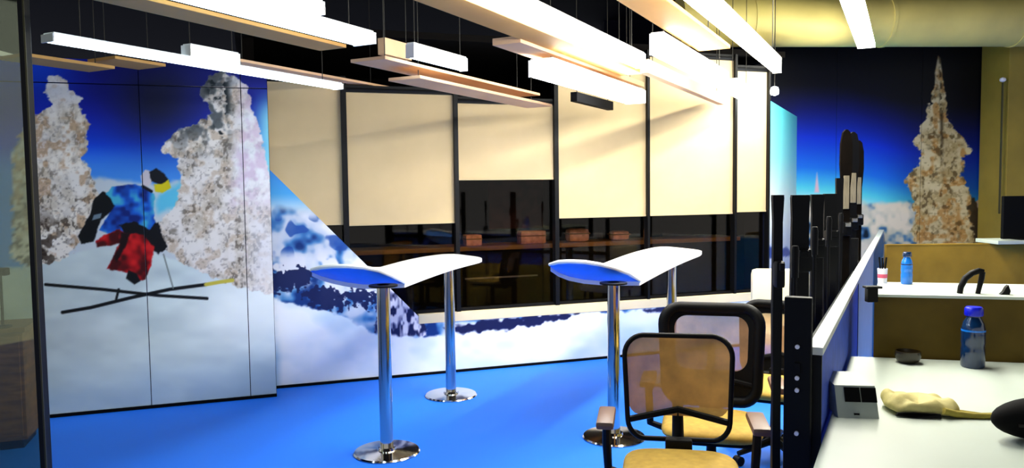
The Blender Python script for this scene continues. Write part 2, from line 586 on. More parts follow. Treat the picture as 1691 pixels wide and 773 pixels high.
def paint_end(x, y):
    p = Paint(x, y)
    yy = y + 0.10 * (x - 1330)
    yy = y - np.interp(x, [1325, 1400, 1500, 1650], [0, 5, 28, 40])
    p.c = p.ramp(yy, [(90, (7, 8, 16)), (140, (5, 8, 30)), (178, (4, 22, 120)), (225, (2, 54, 226)), (275, (24, 120, 246)), (310, (90, 220, 246)), (335, (206, 246, 246))])
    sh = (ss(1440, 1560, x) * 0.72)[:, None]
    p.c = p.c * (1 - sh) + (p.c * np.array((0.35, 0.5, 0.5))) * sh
    n = fbm(x, y, 26, 211, 3)
    n = (n - 0.5) * 1.7 + 0.5
    land = p.ramp(n, [(0.28, (22, 34, 52)), (0.40, (70, 120, 170)), (0.52, (196, 196, 184)), (0.75, (234, 222, 206))])
    lim = 335 + (fbm(x, y, 30, 212) - .5) * 24 - ss(1400, 1300, x) * 2
    p.fill(land, ss(-5, 5, y - lim))
    p.fill((238, 226, 206), ss(10, -10, np.abs(y - 346) - 4) * ss(1410, 1440, x) * 0.8)
    d = sdf(x, y, [(1345, 318), (1349, 285), (1353, 318)])
    p.fill((240, 196, 214), ss(2, -2, d))
    # small tree at the right, dark wood below it
    d = sdf(x, y, [(1596, 400), (1602, 352), (1622, 318), (1642, 284), (1668, 276), (1720, 300), (1720, 420), (1596, 420)]) + (fbm(x, y, 12, 221) - .5) * 14
    k = ss(2, -2, d)
    p.snow_tree(k, 224, base=(150, 128, 100), hi=(206, 176, 150), warm=(190, 140, 116), amount=0.3)
    d = sdf(x, y, [(1590, 345), (1606, 328), (1625, 352), (1640, 372), (1632, 396), (1590, 402)]) + (fbm(x, y, 8, 226) - .5) * 16
    p.fill((44, 34, 20), ss(2, -2, d) * 0.9)
    # tall snowy spruce
    L = [(1549, 92), (1544, 120), (1540, 160), (1530, 182), (1524, 206), (1507, 232), (1520, 250), (1516, 272), (1494, 298), (1508, 318), (1508, 350), (1504, 380), (1512, 410)]
    Rr = [(1612, 410), (1606, 376), (1600, 350), (1602, 316), (1588, 290), (1590, 262), (1608, 246), (1590, 226), (1574, 214), (1568, 196), (1562, 170), (1557, 130), (1553, 96)]
    d = sdf(x, y, L + Rr) + (fbm(x, y, 9, 231) - .5) * 15 * ss(95, 180, y)
    k = ss(1.6, -1.6, d)
    p.snow_tree(k, 236, base=(186, 162, 112), hi=(226, 210, 168), warm=(190, 134, 66), dark=(58, 42, 18), amount=0.55, sx=6, sy=9)
    p.fill((40, 28, 14), k * ss(5, 0, np.abs(x - 1553 - (y - 100) * 0.02)) * ss(0.45, 0.6, fbm(x, y, 12, 240)) * ss(320, 200, y) * 0.7)
    return p.c


def paint_pier(x, y):
    p = Paint(x, y)
    p.c = p.ramp(y, [(160, (96, 236, 250)), (260, (150, 250, 250)), (325, (236, 254, 252)), (370, (244, 252, 252)), (410, (220, 226, 240))])
    p.fill((34, 70, 160), ss(0.5, 0.62, fbm(x, y, 22, 301, 2)) * ss(385, 405, y) * ss(450, 430, y))
    return p.c


def print_grid(name, origin, du, dv, nu, nv, paint, parent=None, keep=None, thick=None):
    """flat printed panel: dense grid with the print's colours on its vertices; keep(px, py) -> bool trims cells; thick = vector for a solid edge"""
    o, du, dv = np.array(origin), np.array(du), np.array(dv)
    I, J = np.meshgrid(np.arange(nu + 1), np.arange(nv + 1), indexing='ij')
    P = o + (I.ravel() / nu)[:, None] * du + (J.ravel() / nv)[:, None] * dv
    x, y = proj_np(P)
    C = paint(x, y)
    C = np.clip(C, 0, 255) / 255.0
    C = np.where(C <= 0.04045, C / 12.92, ((C + 0.055) / 1.055) ** 2.4)
    idx = (I * (nv + 1) + J)
    q = np.stack([idx[:-1, :-1].ravel(), idx[1:, :-1].ravel(), idx[1:, 1:].ravel(), idx[:-1, 1:].ravel()], 1)
    if keep is not None:
        cx, cy = x[q].mean(1), y[q].mean(1)
        q = q[keep(cx, cy)]
        used = np.unique(q)
        remap = np.zeros(len(P), np.int64)
        remap[used] = np.arange(len(used))
        q, P, C = remap[q], P[used], C[used]
    elif thick is not None:
        t = np.array(thick)
        c = [idx[0, 0], idx[-1, 0], idx[-1, -1], idx[0, -1]]
        k = len(P)
        P = np.vstack([P, P[c], P[c] + t])
        C = np.vstack([C, C[c], C[c]])
        s = [[k + a, k + (a + 1) % 4, k + 4 + (a + 1) % 4, k + 4 + a] for a in range(4)] + [[k + 7, k + 6, k + 5, k + 4]]
        q = np.vstack([q, np.array(s)])
    me = bpy.data.meshes.new(name)
    me.vertices.add(len(P))
    me.vertices.foreach_set('co', P.astype(np.float32).ravel())
    me.loops.add(len(q) * 4)
    me.loops.foreach_set('vertex_index', q.astype(np.int32).ravel())
    me.polygons.add(len(q))
    me.polygons.foreach_set('loop_start', np.arange(0, len(q) * 4, 4, dtype=np.int32))
    me.update(calc_edges=True)
    me.validate()
    a = me.attributes.new('Print', 'FLOAT_COLOR', 'POINT')
    a.data.foreach_set('color', np.hstack([C, np.ones((len(C), 1))]).astype(np.float32).ravel())
    me.materials.append(M['print'])
    ob = bpy.data.objects.new(name, me)
    COL.objects.link(ob)
    if parent is not None:
        ob.parent = parent
    return ob


# ------------------------------------------------------------------ floor, ceiling, shell
Z = Vector((0, 0, 1))
o = MB().box((1.5, 4.5, -0.05), (18, 21, 0.1)).build('floor', 'carpet'); o['kind'] = 'structure'
o = MB().box((1.5, 4.5, CEIL + 0.05), (18, 21, 0.1)).build('ceiling', 'ceiling'); o['kind'] = 'structure'

# left mural wall: body plus printed panels
S0 = (wl(-130, 420) - PL).dot(WD)
S1 = (wl(450, 420) - PL).dot(WD)
seams_px = [246, 411]
TOPL = 2.62
WT = 0.28
wall_left = MB().box(PL + WD * (S0 + S1) / 2 - WN * (WT / 2 + 0.012) + Z * TOPL / 2, (S1 - S0, WT, TOPL), RW).build('wall_left', 'darkwall')
wall_left['kind'] = 'structure'
cols = [S0, (wl(52, 420) - PL).dot(WD)] + [(wl(px, 560) - PL).dot(WD) for px in seams_px] + [S1]
zseam = wl(245, 141).z
rows = [0.025, zseam, TOPL]
for i in range(len(cols) - 1):
    for j in range(2):
        a, b = cols[i] + 0.003, cols[i + 1] - 0.003
        z0, z1 = rows[j] + (0.004 if j else 0), rows[j + 1] - (0.004 if j == 0 else 0)
        res = 0.0058 if i > 0 else 0.02
        print_grid('mural_panel', PL + WD * a + Z * z0, WD * (b - a), Z * (z1 - z0), max(4, int((b - a) / res)), max(4, int((z1 - z0) / res)), paint_left, wall_left, thick=-WN * 0.011)
o = MB().box(PL + WD * (S0 + S1) / 2 + WN * 0.004 + Z * 0.0125, (S1 - S0, 0.012, 0.022), RW).build('baseboard_left', 'blackmatte'); o['kind'] = 'structure'

# long glazed wall: low printed wall, sill, windows
B0 = (wb(441, 420) - PB).dot(WD)
B1 = (wb(1270, 420) - PB).dot(WD)
ZS = wb(753, 530).z                       # top of the low printed wall
TOPB = 2.47
wall_back = MB().box(PB + WD * (B0 + B1) / 2 - WN * 0.024 + Z * ZS / 2, (B1 - B0, 0.10, ZS), RW).build('wall_back', 'darkwall')
wall_back['kind'] = 'structure'
res = 0.007
print_grid('mural_strip', PB + WN * 0.028 + WD * B0 + Z * 0.02, WD * (B1 - B0), Z * (ZS - 0.02), int((B1 - B0) / res), int((ZS - .02) / res), paint_mid, wall_back)
# wedge of print rising over the glazing at its left end
A, Bp = (443, 278), (703, 534)
pa, pb = wb(*A, 0.028), wb(*Bp, 0.028)
w0 = PB + WN * 0.028 + WD * B0
wz = pa.z - ZS
wlen = (pb - w0).dot(WD)
sl = (pa.z - pb.z) / max((pb - pa).dot(WD), 1e-6)
zb0, zt0 = ZS - 0.0, pa.z + sl * (pa - w0).dot(WD)


def wedge():
    # rows of quads that shrink with height, so that the slanted edge is clean
    n = int((zt0 - ZS) / 0.006)
    mcol = int(wlen / 0.006)
    P, q = [], []
    I, J = np.meshgrid(np.arange(mcol + 1), np.arange(n + 1), indexing='ij')
    s = I.ravel() / mcol * wlen
    top = np.interp(s, [0, wlen], [zt0, ZS + 0.002])
    z = ZS + (top - ZS) * J.ravel() / n
    P = np.array(w0)[None, :] * np.array([1, 1, 0]) + s[:, None] * np.array(WD) + z[:, None] * np.array([0, 0, 1.0])
    x, y = proj_np(P)
    C = np.clip(paint_mid(x, y), 0, 255) / 255.0
    C = np.where(C <= 0.04045, C / 12.92, ((C + 0.055) / 1.055) ** 2.4)
    idx = I * (n + 1) + J
    q = np.stack([idx[:-1, :-1].ravel(), idx[1:, :-1].ravel(), idx[1:, 1:].ravel(), idx[:-1, 1:].ravel()], 1)
    me = bpy.data.meshes.new('mural_wedge')
    me.from_pydata([tuple(v) for v in P], [], [tuple(int(k) for k in f) for f in q])
    a = me.attributes.new('Print', 'FLOAT_COLOR', 'POINT')
    a.data.foreach_set('color', np.hstack([C, np.ones((len(C), 1))]).astype(np.float32).ravel())
    me.materials.append(M['print'])
    ob = bpy.data.objects.new('mural_wedge', me)
    COL.objects.link(ob)
    ob.parent = wall_back


wedge()
MB().prism([w0 * 1 + Z * ZS - WN * 0.002, w0 + WD * wlen + Z * ZS - WN * 0.002, w0 + Z * zt0 - WN * 0.002], -WN * 0.006).build('wedge_backing', 'sensor', wall_back)
o = MB().box(PB + WD * (B0 + B1) / 2 + WN * 0.034 + Z * 0.012, (B1 - B0, 0.012, 0.022), RW).build('baseboard_back', 'blackmatte'); o['kind'] = 'structure'
SILLH = 0.085
sx0 = (wb(690, 520) - PB).dot(WD)
o = MB().box(PB + WD * (sx0 + B1) / 2 - WN * 0.01 + Z * (ZS + SILLH / 2), (B1 - sx0, 0.085, SILLH), RW, bevel=0.004).build('trim_1', 'sill'); o['kind'] = 'structure'
ZG = ZS + SILLH                           # bottom of the glass
# windows: bays between black mullions
mull_px = [441, 570, 753.5, 918, 1069.5, 1213, 1269]
ms = [(wb(px, 300) - PB).dot(WD) for px in mull_px]
blind_bottom_px = [(505, 373), (660, 371), (836, 297), (995, 359), (1140, 355), (1242, 350)]
blind_names = ['cream roller blind above the printed wedge, half covered by slanting snow print',
               'cream roller blind right of the slanting wedge, second from the skier mural',
               'short cream roller blind over the tallest dark window opening',
               'bright cream roller blind above the two rose boxes on the inner counter',
               'bright cream roller blind behind the far end of the right wing table',
               'narrow cream roller blind at the right end of the long window wall']
TOPS = [2.60, 2.53, 2.46, 2.80, 2.95, 2.85]
for i in range(6):
    a, b = ms[i], ms[i + 1]
    TOPB = TOPS[i]
    TM = max(TOPS[i], TOPS[i - 1]) if i else TOPS[0]
    win = MB()
    mid = PB + WD * (a + b) / 2 - WN * 0.03
    win.box(mid + Z * (TOPB - 0.03), (b - a, 0.05, 0.06), RW)
    win.box(mid + Z * (ZG + 0.012), (b - a, 0.05, 0.024), RW)
    wo = win.build('window_%d' % (i + 1), 'frame')
    wo['kind'] = 'structure'
    if i:
        wd = [0, 0.045, 0.036, 0.040, 0.026, 0.026][i]
        MB().box(PB + WD * a - WN * 0.012 + Z * (ZG + TM) / 2, (wd, 0.075, TM - ZG), RW).build('mullion', 'frame', wo)
    if i == 5:
        MB().box(PB + WD * (b - 0.01) - WN * 0.012 + Z * (ZG + TOPB) / 2, (0.02, 0.075, TOPB - ZG), RW).build('mullion', 'frame', wo)
    MB().box(mid - WN * 0.02 + Z * (ZG + TOPB) / 2, (b - a - 0.03, 0.008, TOPB - ZG - 0.06), RW).build('pane', 'winglass', wo)
    zbtm = wb(*blind_bottom_px[i]).z
    e = empty('roller_blind', PB + WD * (a + b) / 2 + Z * zbtm, math.atan2(WD.y, WD.x))
    tag(e, blind_names[i], 'blind', 'cream roller blinds on the long window wall')
    hgt = TOPB - 0.055 - zbtm
    MB().box((0, 0.016, hgt / 2), (b - a - 0.02, 0.004, hgt)).build('fabric', 'blind', e)
    MB().box((0, 0.016, 0.008), (b - a - 0.02, 0.014, 0.018), bevel=0.003).build('bottom_bar', 'blind', e)
    MB().tube([(-(b - a) / 2 + 0.02, 0.016, hgt + 0.02), ((b - a) / 2 - 0.02, 0.016, hgt + 0.02)], 0.018, 10).build('roller', 'frame', e)

# dark room behind the glass
TOPB = 2.95
inn = MB()
off = 2.6
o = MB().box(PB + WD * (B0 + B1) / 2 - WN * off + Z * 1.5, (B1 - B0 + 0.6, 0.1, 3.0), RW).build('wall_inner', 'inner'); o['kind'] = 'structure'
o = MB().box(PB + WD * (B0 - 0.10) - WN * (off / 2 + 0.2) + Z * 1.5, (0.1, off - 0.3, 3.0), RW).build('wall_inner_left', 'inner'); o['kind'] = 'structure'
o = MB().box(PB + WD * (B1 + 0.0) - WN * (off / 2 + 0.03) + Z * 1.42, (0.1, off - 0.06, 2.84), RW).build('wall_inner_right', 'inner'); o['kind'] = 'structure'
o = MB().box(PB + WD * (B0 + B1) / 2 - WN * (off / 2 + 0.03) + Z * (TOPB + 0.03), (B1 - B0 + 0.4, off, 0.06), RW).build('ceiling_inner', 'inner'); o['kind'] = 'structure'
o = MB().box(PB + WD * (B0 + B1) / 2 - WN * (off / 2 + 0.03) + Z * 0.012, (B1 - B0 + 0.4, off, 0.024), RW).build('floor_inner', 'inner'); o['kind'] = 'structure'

# side pier and end wall
PE = PB + WD * B1
pier_len = 2.2
pe2 = PE + GD * pier_len
YE = pe2.y
ZP = on_plane(1325, 197, pe2, GN).z
pn = Vector((GD.y, -GD.x, 0))             # faces right
pier = MB().box(PE + GD * pier_len / 2 - pn * 0.13 + Z * ZP / 2, (0.24, pier_len, ZP), RG).build('wall_pier', 'darkwall')
pier['kind'] = 'structure'
print_grid('mural_panel', PE + GD * 0.0 - pn * 0.009, GD * pier_len, Z * ZP, 110, 120, paint_pier, pier)
ex0, ex1 = 1.2, 9.5
wall_end = MB().box(((ex0 + ex1) / 2, YE + 0.16, CEIL / 2), (ex1 - ex0, 0.3, CEIL)).build('wall_end', 'darkwall')
wall_end['kind'] = 'structure'
xr = at_y(1660, 300, YE).x
xl = at_y(1240, 300, YE).x
zt = at_y(1400, 70, YE).z
zl = at_y(1400, 470, YE).z
nn = 3
for i in range(nn):
    a = xl + (xr - xl) * i / nn
    b = xl + (xr - xl) * (i + 1) / nn
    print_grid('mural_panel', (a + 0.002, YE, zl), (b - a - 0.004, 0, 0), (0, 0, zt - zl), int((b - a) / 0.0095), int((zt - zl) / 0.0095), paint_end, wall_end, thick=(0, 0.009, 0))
# column at the right, with a thin pipe and a sensor
cx0 = at_y(1655, 300, YE - 0.5).x
e = MB().box((cx0 + 0.45, YE - 0.30, CEIL / 2), (0.9, 0.55, CEIL), bevel=0.01).build('column', 'column')
tag(e, 'tan square column beside the right edge of the spruce mural', 'column', kind='structure')
pz = at_y(1656, 132, YE - 0.6)
e = empty('wall_sensor', (pz.x, YE - 0.6, pz.z))
tag(e, 'small white round sensor on a thin pipe at the tan column', 'sensor')
MB().lathe((0, 0, 0), [(0.0, -0.03), (0.03, -0.015), (0.036, 0.0), (0.03, 0.02), (0.0, 0.035)], 14).build('head', 'sensor', e, True)
MB().tube([(0, 0, -0.03), (0, 0, -1.6)], 0.012, 8).build('pipe', 'greenframe', e)

# ------------------------------------------------------------------ ceiling bars
def span_left(P, px):
    lo, hi = 0.05, 7.0
    for _ in range(50):
        mid = (lo + hi) / 2
        Q = P - GD * mid
        w = (Q - CAM).dot(_f)
        if w < 0.4 or proj(Q)[0] < px:
            hi = mid
        else:
            lo = mid
    return lo


def bar(name, label, cat, material, xl, xr, yt, ym, yb, zb, group, lamp=False, wide=None):
    zb = zb - 0.03 if lamp else zb + (0.07 if xr not in (912, 1013, 892) else 0.0)
    P = on_z(xr, ym, zb)
    dep = (P - CAM).dot(_f)
    hh = max(0.02, (ym - yt) * dep / F)
    Q = on_z(xr, yb, zb)
    ww = wide or min(max(0.03, (Q - P).dot(GN)), 0.3)
    L = span_left(P, xl)
    c = P - GD * L / 2 + GN * ww / 2
    e = empty(name, (c.x, c.y, zb), math.atan2(-GD.x, GD.y))      # local y along the bar, local x = right
    tag(e, label, cat, group)
    if lamp:
        MB().box((0, 0, hh / 2 + 0.002), (ww, L - 0.016, hh - 0.004)).build('diffuser', material, e)
        MB().box((0, 0, hh + 0.004), (ww * 0.9, L - 0.02, 0.012)).build('housing', 'lampbody', e)
        for s in (-1, 1):
            MB().box((0, s * (L / 2 - 0.004), hh / 2), (ww + 0.004, 0.008, hh + 0.004)).build('end_cap', 'lampbody', e)
    else:
        MB().box((0, 0, hh / 2), (ww, L, hh), bevel=0.003).build('board', material, e)
    for s in (-0.42, 0.42):
        MB().tube([(0, s * L, hh), (0, s * L, CEIL - zb)], 0.003, 6).build('hanger_wire', 'wire', e)
    return e


G1, G2 = 'white linear lamps under the black ceiling', 'wooden ceiling baffles under the black ceiling'
LL = lambda lab, m_, *a: bar('linear_lamp', lab, 'lamp', m_, *a, G1, True)
BB = lambda lab, m_, *a: bar('ceiling_baffle', lab, 'baffle', m_, *a, G2)
LL('long pale blue-white linear lamp above the skier mural', 'lampcool', 87, 567, 139, 147, 151, 2.40)
BB('pinkish baffle continuing the long pale lamp towards the second blind', 'boardpink', 397, 648, 144, 147, 157, 2.47)
LL('short stubby white lamp on top of the long pale lamp above the skier mural', 'lampcool', 314, 397, 90, 106, 110, 2.46)
BB('leftmost brown baffle above the left snowy tree of the skier mural', 'board', 40, 190, 111, 114, 125, 2.36)
BB('short brown baffle just right of the leftmost baffle over the skier', 'board', 190, 274, 107, 110, 122, 2.42)
LL('white lamp at the top left with the shorter right end', 'lampcool', 230, 537, 4, 24, 32, 2.46)
LL('large bright white lamp hanging above the leftmost blind', 'lampcool', 120, 621, 55, 72, 85, 2.42)
BB('tan baffle under the large bright lamp above the leftmost blind', 'board', 60, 572, 77, 79, 94, 2.38)
BB('long pinkish baffle above the short blind, below the blue-lit lamp', 'boardpink', 636, 892, 155, 158, 171, 2.40)
BB('stubby pinkish baffle left of the short lamp in the middle', 'boardpink', 636, 680, 74, 100, 104, 2.42)
LL('short white lamp in the middle with blue glow to its right', 'lampcool', 683, 772, 97, 117, 121, 2.44)
BB('lowest pinkish baffle right above the short blind', 'boardpink', 694, 912, 173, 176, 187, 2.32)
BB('golden tan baffle running under the long brightest lamp', 'board', 560, 1064, 120, 122, 141, 2.42)
LL('longest brightest white lamp crossing the upper middle', 'lampwhite', 760, 1066, 90, 112, 120, 2.48)
BB('pinkish baffle tucked behind the lamp above the fourth blind', 'boardpink', 860, 1064, 136, 144, 158, 2.40)
LL('bright white lamp low in front of the fourth blind', 'lampwhite', 914, 1066, 150, 170, 181, 2.36)
MBAR = BB('short black bar under the lamp in front of the fourth blind', 'blackmatte', 953, 1013, 168, 182, 185, 2.32)
BB('pinkish baffle in front of the fifth blind', 'boardpink', 1071, 1196, 157, 173, 178, 2.36)
LL('white lamp above the fifth blind under the wide tan baffle', 'lampwhite', 1096, 1203, 120, 145, 155, 2.42)
BB('wide tan baffle above the fifth blind', 'board', 1030, 1206, 74, 80, 118, 2.46)
LL('warm white lamp at the right end of the ceiling bars', 'lampwarm', 1130, 1290, 96, 120, 132, 2.44)
LL('short white lamp above the narrow blind at the right end', 'lampwhite', 1217, 1243, 146, 166, 176, 2.49)
bar('linear_lamp', 'white lamp hanging below the yellow duct at the upper right', 'lamp', 'lampduct', 1378, 1445, 72, 78, 86, 3.06, G1, True, 0.16)

# round yellowish duct in front of the end wall
da, db = at_y(1120, 40, 8.3), at_y(1760, 58, YE - 1.3)
da.z = db.z = 0
e = empty('air_duct', ((da + db) / 2 + Z * 3.33))
tag(e, 'round yellowish air duct running along the ceiling above the spruce mural', 'duct')
li = inv(e)
MB().tube([da + Z * 3.40, db + Z * 3.40 + (db - da) * 0.1], 0.27, 32).build('pipe', 'duct', e, True, li)
for t in (0.18, 0.52, 0.86):
    c = da + (db - da) * t
    dd = (db - da).normalized() * 0.02
    MB().tube([c - dd + Z * 3.40, c + dd + Z * 3.40], 0.279, 32).build('joint_band', 'duct', e, True, li)

# small spot lamp on top of the pier
c = at_y(1279, 158, PE.y - 0.35)
e = empty('spot_lamp', c - Z * 0.05)
tag(e, 'small bright round pendant lamp beside the top of the pale blue pier', 'lamp')
MB().tube([(0, 0, 0.135), (0, 0, CEIL - c.z + 0.05)], 0.004, 8).build('stem', 'wire', e)
MB().lathe((0, 0, 0.05), [(0.0, 0.0), (0.035, 0.012), (0.042, 0.045), (0.03, 0.08), (0.0, 0.09)], 16).build('bulb', 'spot', e, True)

# ------------------------------------------------------------------ things behind the window glass
def wi(px, py, d):
    return wb(px, py, -d)


cz = wi(840, 402, 0.45).z
c0, c1 = (wi(470, 400, .4) - PB).dot(WD), (wi(1205, 400, .4) - PB).dot(WD)
e = empty('counter', PB + WD * (c0 + c1) / 2 - WN * 0.42, math.atan2(WD.y, WD.x))
tag(e, 'long brown counter inside the dark room behind the windows', 'counter')
MB().box((0, 0, cz - 0.02), (c1 - c0, 0.42, 0.04), bevel=0.004).build('counter_top', 'counter', e)
MB().box((0, -0.01, (cz - 0.04) / 2 + 0.012), (c1 - c0 - 0.06, 0.36, cz - 0.064)).build('counter_body', 'inner', e)
zr = wi(830, 458, 0.2).z
MB().box(((wi(830, 458, .2) - e.location).dot(WD), -0.195, zr), (0.72, 0.012, 0.014)).build('rail', 'steel', e)
for k, (x0, x1, y0, y1, lab) in enumerate([(767, 793, 384, 402, 'small rose box at the left of the middle window counter'), (857, 898, 378, 399, 'wide rose box at the right of the middle window counter'),
                                       (936, 970, 369, 391, 'rounded rose bundle on the counter under the fourth blind'), (1008, 1036, 375, 391, 'small rose bundle on the counter near the right wing table')]):
    L_, R_ = wi(x0, y1, 0.36), wi(x1, y1, 0.36)
    w_ = (R_ - L_).dot(WD)
    h_ = (y1 - y0) / F * (L_ - CAM).dot(_f)
    e = empty('parcel', PB + WD * ((L_ + R_) / 2 - PB).dot(WD) - WN * 0.36 + Z * cz, math.atan2(WD.y, WD.x))
    tag(e, lab, 'box', 'rose parcels on the counter behind the glass')
    MB().box((0, 0, h_ / 2), (w_, 0.13, h_), bevel=0.012 if k < 2 else 0.04).build('box_body', 'rosebox', e, True)
    MB().box((0, 0, h_ * 0.62), (w_ + 0.004, 0.134, 0.012)).build('band', 'counter', e)
P_ = wi(852, 330, 1.2)
e = MB().box(P_, (0.62, 0.03, 0.62), RW, bevel=0.01).build('wall_cloth', 'redcloth')
tag(e, 'dim dark red hanging deep inside the middle window', 'hanging')
for i in range(3):
    pass


# ------------------------------------------------------------------ wing tables
def loft(mb, secs):
    rows_ = [[mb.bm.verts.new(p) for p in s] for s in secs]
    for a, b in zip(rows_, rows_[1:]):
        for k in range(len(a) - 1):
            mb.bm.faces.new((a[k], a[k + 1], b[k + 1], b[k]))
    return mb


def thicken(mb, vec):
    """turn an open sheet into a solid by sweeping it along vec"""
    r = bmesh.ops.duplicate(mb.bm, geom=list(mb.bm.verts) + list(mb.bm.edges) + list(mb.bm.faces))
    vm = {a: b for a, b in r['vert_map'].items() if isinstance(a, bmesh.types.BMVert)}
    new = {x for x in r['geom'] if isinstance(x, bmesh.types.BMVert)}
    for v in new: v.co += vec
    for ed in [x for x in mb.bm.edges if x.is_boundary and x.verts[0] not in new and x.verts[1] not in new]:
        a, b = ed.verts
        mb.bm.faces.new((a, b, vm[b], vm[a]))


def wing_table(label, pole1, pole2, ctrl):
    """ctrl: pixel + depth control points F1, F0, R1, R0, upper lip A[], lower lip B[]"""
    e = empty('wing_table', (pole1.x, pole1.y, 0))
    tag(e, label, 'table', 'white wing-shaped standing tables')
    li = inv(e)
    g = {k: ([at_y(*q) for q in v] if isinstance(v, list) else at_y(*v)) for k, v in ctrl.items() if k not in ('z1', 'z2')}
    F1, F0, R1, R0 = g['F1'], g['F0'], g['R1'], g['R0']
    T = Vector((0, 0, -0.028))
    # right wing: gently domed slab with a rounded far end
    mb = MB()
    secs = []
    N = 14
    for i in range(N + 1):
        t = i / N
        a = F1.lerp(R1, t)
        b = F0.lerp(R0, t)
        s = []
        for k in range(9):
            v = k / 8
            p = a.lerp(b, v)
            if t > 0.9:
                u = (t - 0.9) / 0.1
                p = p.lerp(a.lerp(b, 0.5), 0.10 * u * u * (2 * abs(v - 0.5)) ** 2)
            p = p + Vector((0, 0, 0.014 * math.sin(math.pi * t) * (1 if t < 1 else 0)))
            if i == N:
                p = p + (R1 - F1).normalized() * 0.05 * (1 - (2 * v - 1) ** 4)
            s.append(p)
        secs.append(s)
    loft(mb, secs)
    # left deck between the fold and the low lip
    Bc = [F1] + g['B']
    deck = []
    for i, q in enumerate(Bc):
        t = i / (len(Bc) - 1)
        far = F0.lerp(Bc[-1], t) + Vector((-0.02, 0.10, 0)) * math.sin(math.pi * t)
        deck.append([q.lerp(far, k / 4) for k in range(5)])
    loft(mb, deck)
    bmesh.ops.remove_doubles(mb.bm, verts=mb.bm.verts, dist=0.002)
    thicken(mb, Vector((0, 0, -0.028)))
    top = mb.build('tabletop', 'tabletop', e, True, li)
    # upturned lip at the near end: white edge, blue underside facing the room
    Ac = [F1] + g['A']
    mb = MB()
    secs = []
    for a, b in zip(Ac, Bc):
        secs.append([b.lerp(a, k / 4) + Vector((0, -0.03 * math.sin(math.pi * k / 4), 0)) for k in range(5)])
    loft(mb, secs)
    bmesh.ops.remove_doubles(mb.bm, verts=mb.bm.verts, dist=0.001)
    mb.build('underside_panel', 'tableblue', e, True, li)
    mb = MB()
    mb.tube([p + Vector((0, 0.004, 0.004)) for p in Ac], [0.014] * (len(Ac) - 1) + [0.012], 8)
    mb.build('edge_rim', 'tabletop', e, True, li)
    # two chrome columns with round feet
    for P, zt_ in ((pole1, ctrl['z1']), (pole2, ctrl['z2'])):
        MB().tube([(P.x, P.y, 0.01), (P.x, P.y, zt_)], 0.041, 28).build('pole', 'chrome', e, True, li)
        d = MB().lathe((P.x, P.y, 0), [(0.205, 0.0), (0.208, 0.006), (0.2, 0.014), (0.06, 0.022), (0.055, 0.035), (0.041, 0.036)], 48).build('base_plate', 'chrome', e, True, li)
        MB().lathe((P.x, P.y, zt_ - 0.012), [(0.09, 0.0), (0.09, 0.01), (0.041, 0.012)], 24).build('mounting_plate', 'frame', e, True, li)
    return e


p1, p2 = on_z(639, 747, 0), on_z(745, 653, 0)
wing_table('white wing-shaped standing table on the left, nearer the skier mural', p1, p2, {
    'F1': (668, 468, 4.92), 'F0': (628, 441, 5.40), 'R1': (799, 427, 6.15), 'R0': (738, 419, 6.42),
    'A': [(645, 456, 4.82), (625, 448, 4.76), (600, 443, 4.72), (575, 441, 4.70), (550, 441, 4.72), (530, 443, 4.76), (514, 447, 4.84)],
    'B': [(650, 469, 4.95), (625, 470, 4.98), (600, 470, 5.0), (575, 467, 5.0), (550, 462, 4.98), (530, 456, 4.95), (515, 449, 4.88)],
    'z1': at_y(635, 470, p1.y).z, 'z2': at_y(745, 440, p2.y).z})
q1 = on_z(1014, 722, 0)
q2 = at_y(1109, 450, 6.35); q2.z = 0
wing_table('white wing-shaped standing table on the right, behind the office chairs', q1, q2, {
    'F1': (1056, 465, 5.15), 'F0': (996, 435, 5.65), 'R1': (1163, 415, 6.42), 'R0': (1088, 407, 6.75),
    'A': [(1038, 453, 5.04), (1015, 444, 4.98), (990, 438, 4.94), (965, 434, 4.92), (940, 433, 4.94), (922, 434, 4.98), (908, 438, 5.06)],
    'B': [(1038, 465, 5.18), (1015, 465, 5.21), (990, 464, 5.23), (965, 462, 5.23), (940, 457, 5.21), (922, 450, 5.17), (909, 441, 5.10)],
    'z1': at_y(1013, 466, q1.y).z, 'z2': at_y(1109, 436, q2.y).z})


# ------------------------------------------------------------------ office chairs
def rrect(w, h, r, n=6, taper=0.0, sag=0.0):
    pts = []
    for cx_, cy_, a0 in ((w / 2 - r, h - r, 0), (-w / 2 + r, h - r, 90), (-w / 2 + r, r, 180), (w / 2 - r, r, 270)):
        for k in range(n + 1):
            a = math.radians(a0 + 90 * k / n)
            x, z = cx_ + r * math.cos(a), cy_ + r * math.sin(a)
            x *= 1 - taper * (1 - z / h)
            pts.append((x, z))
    return pts


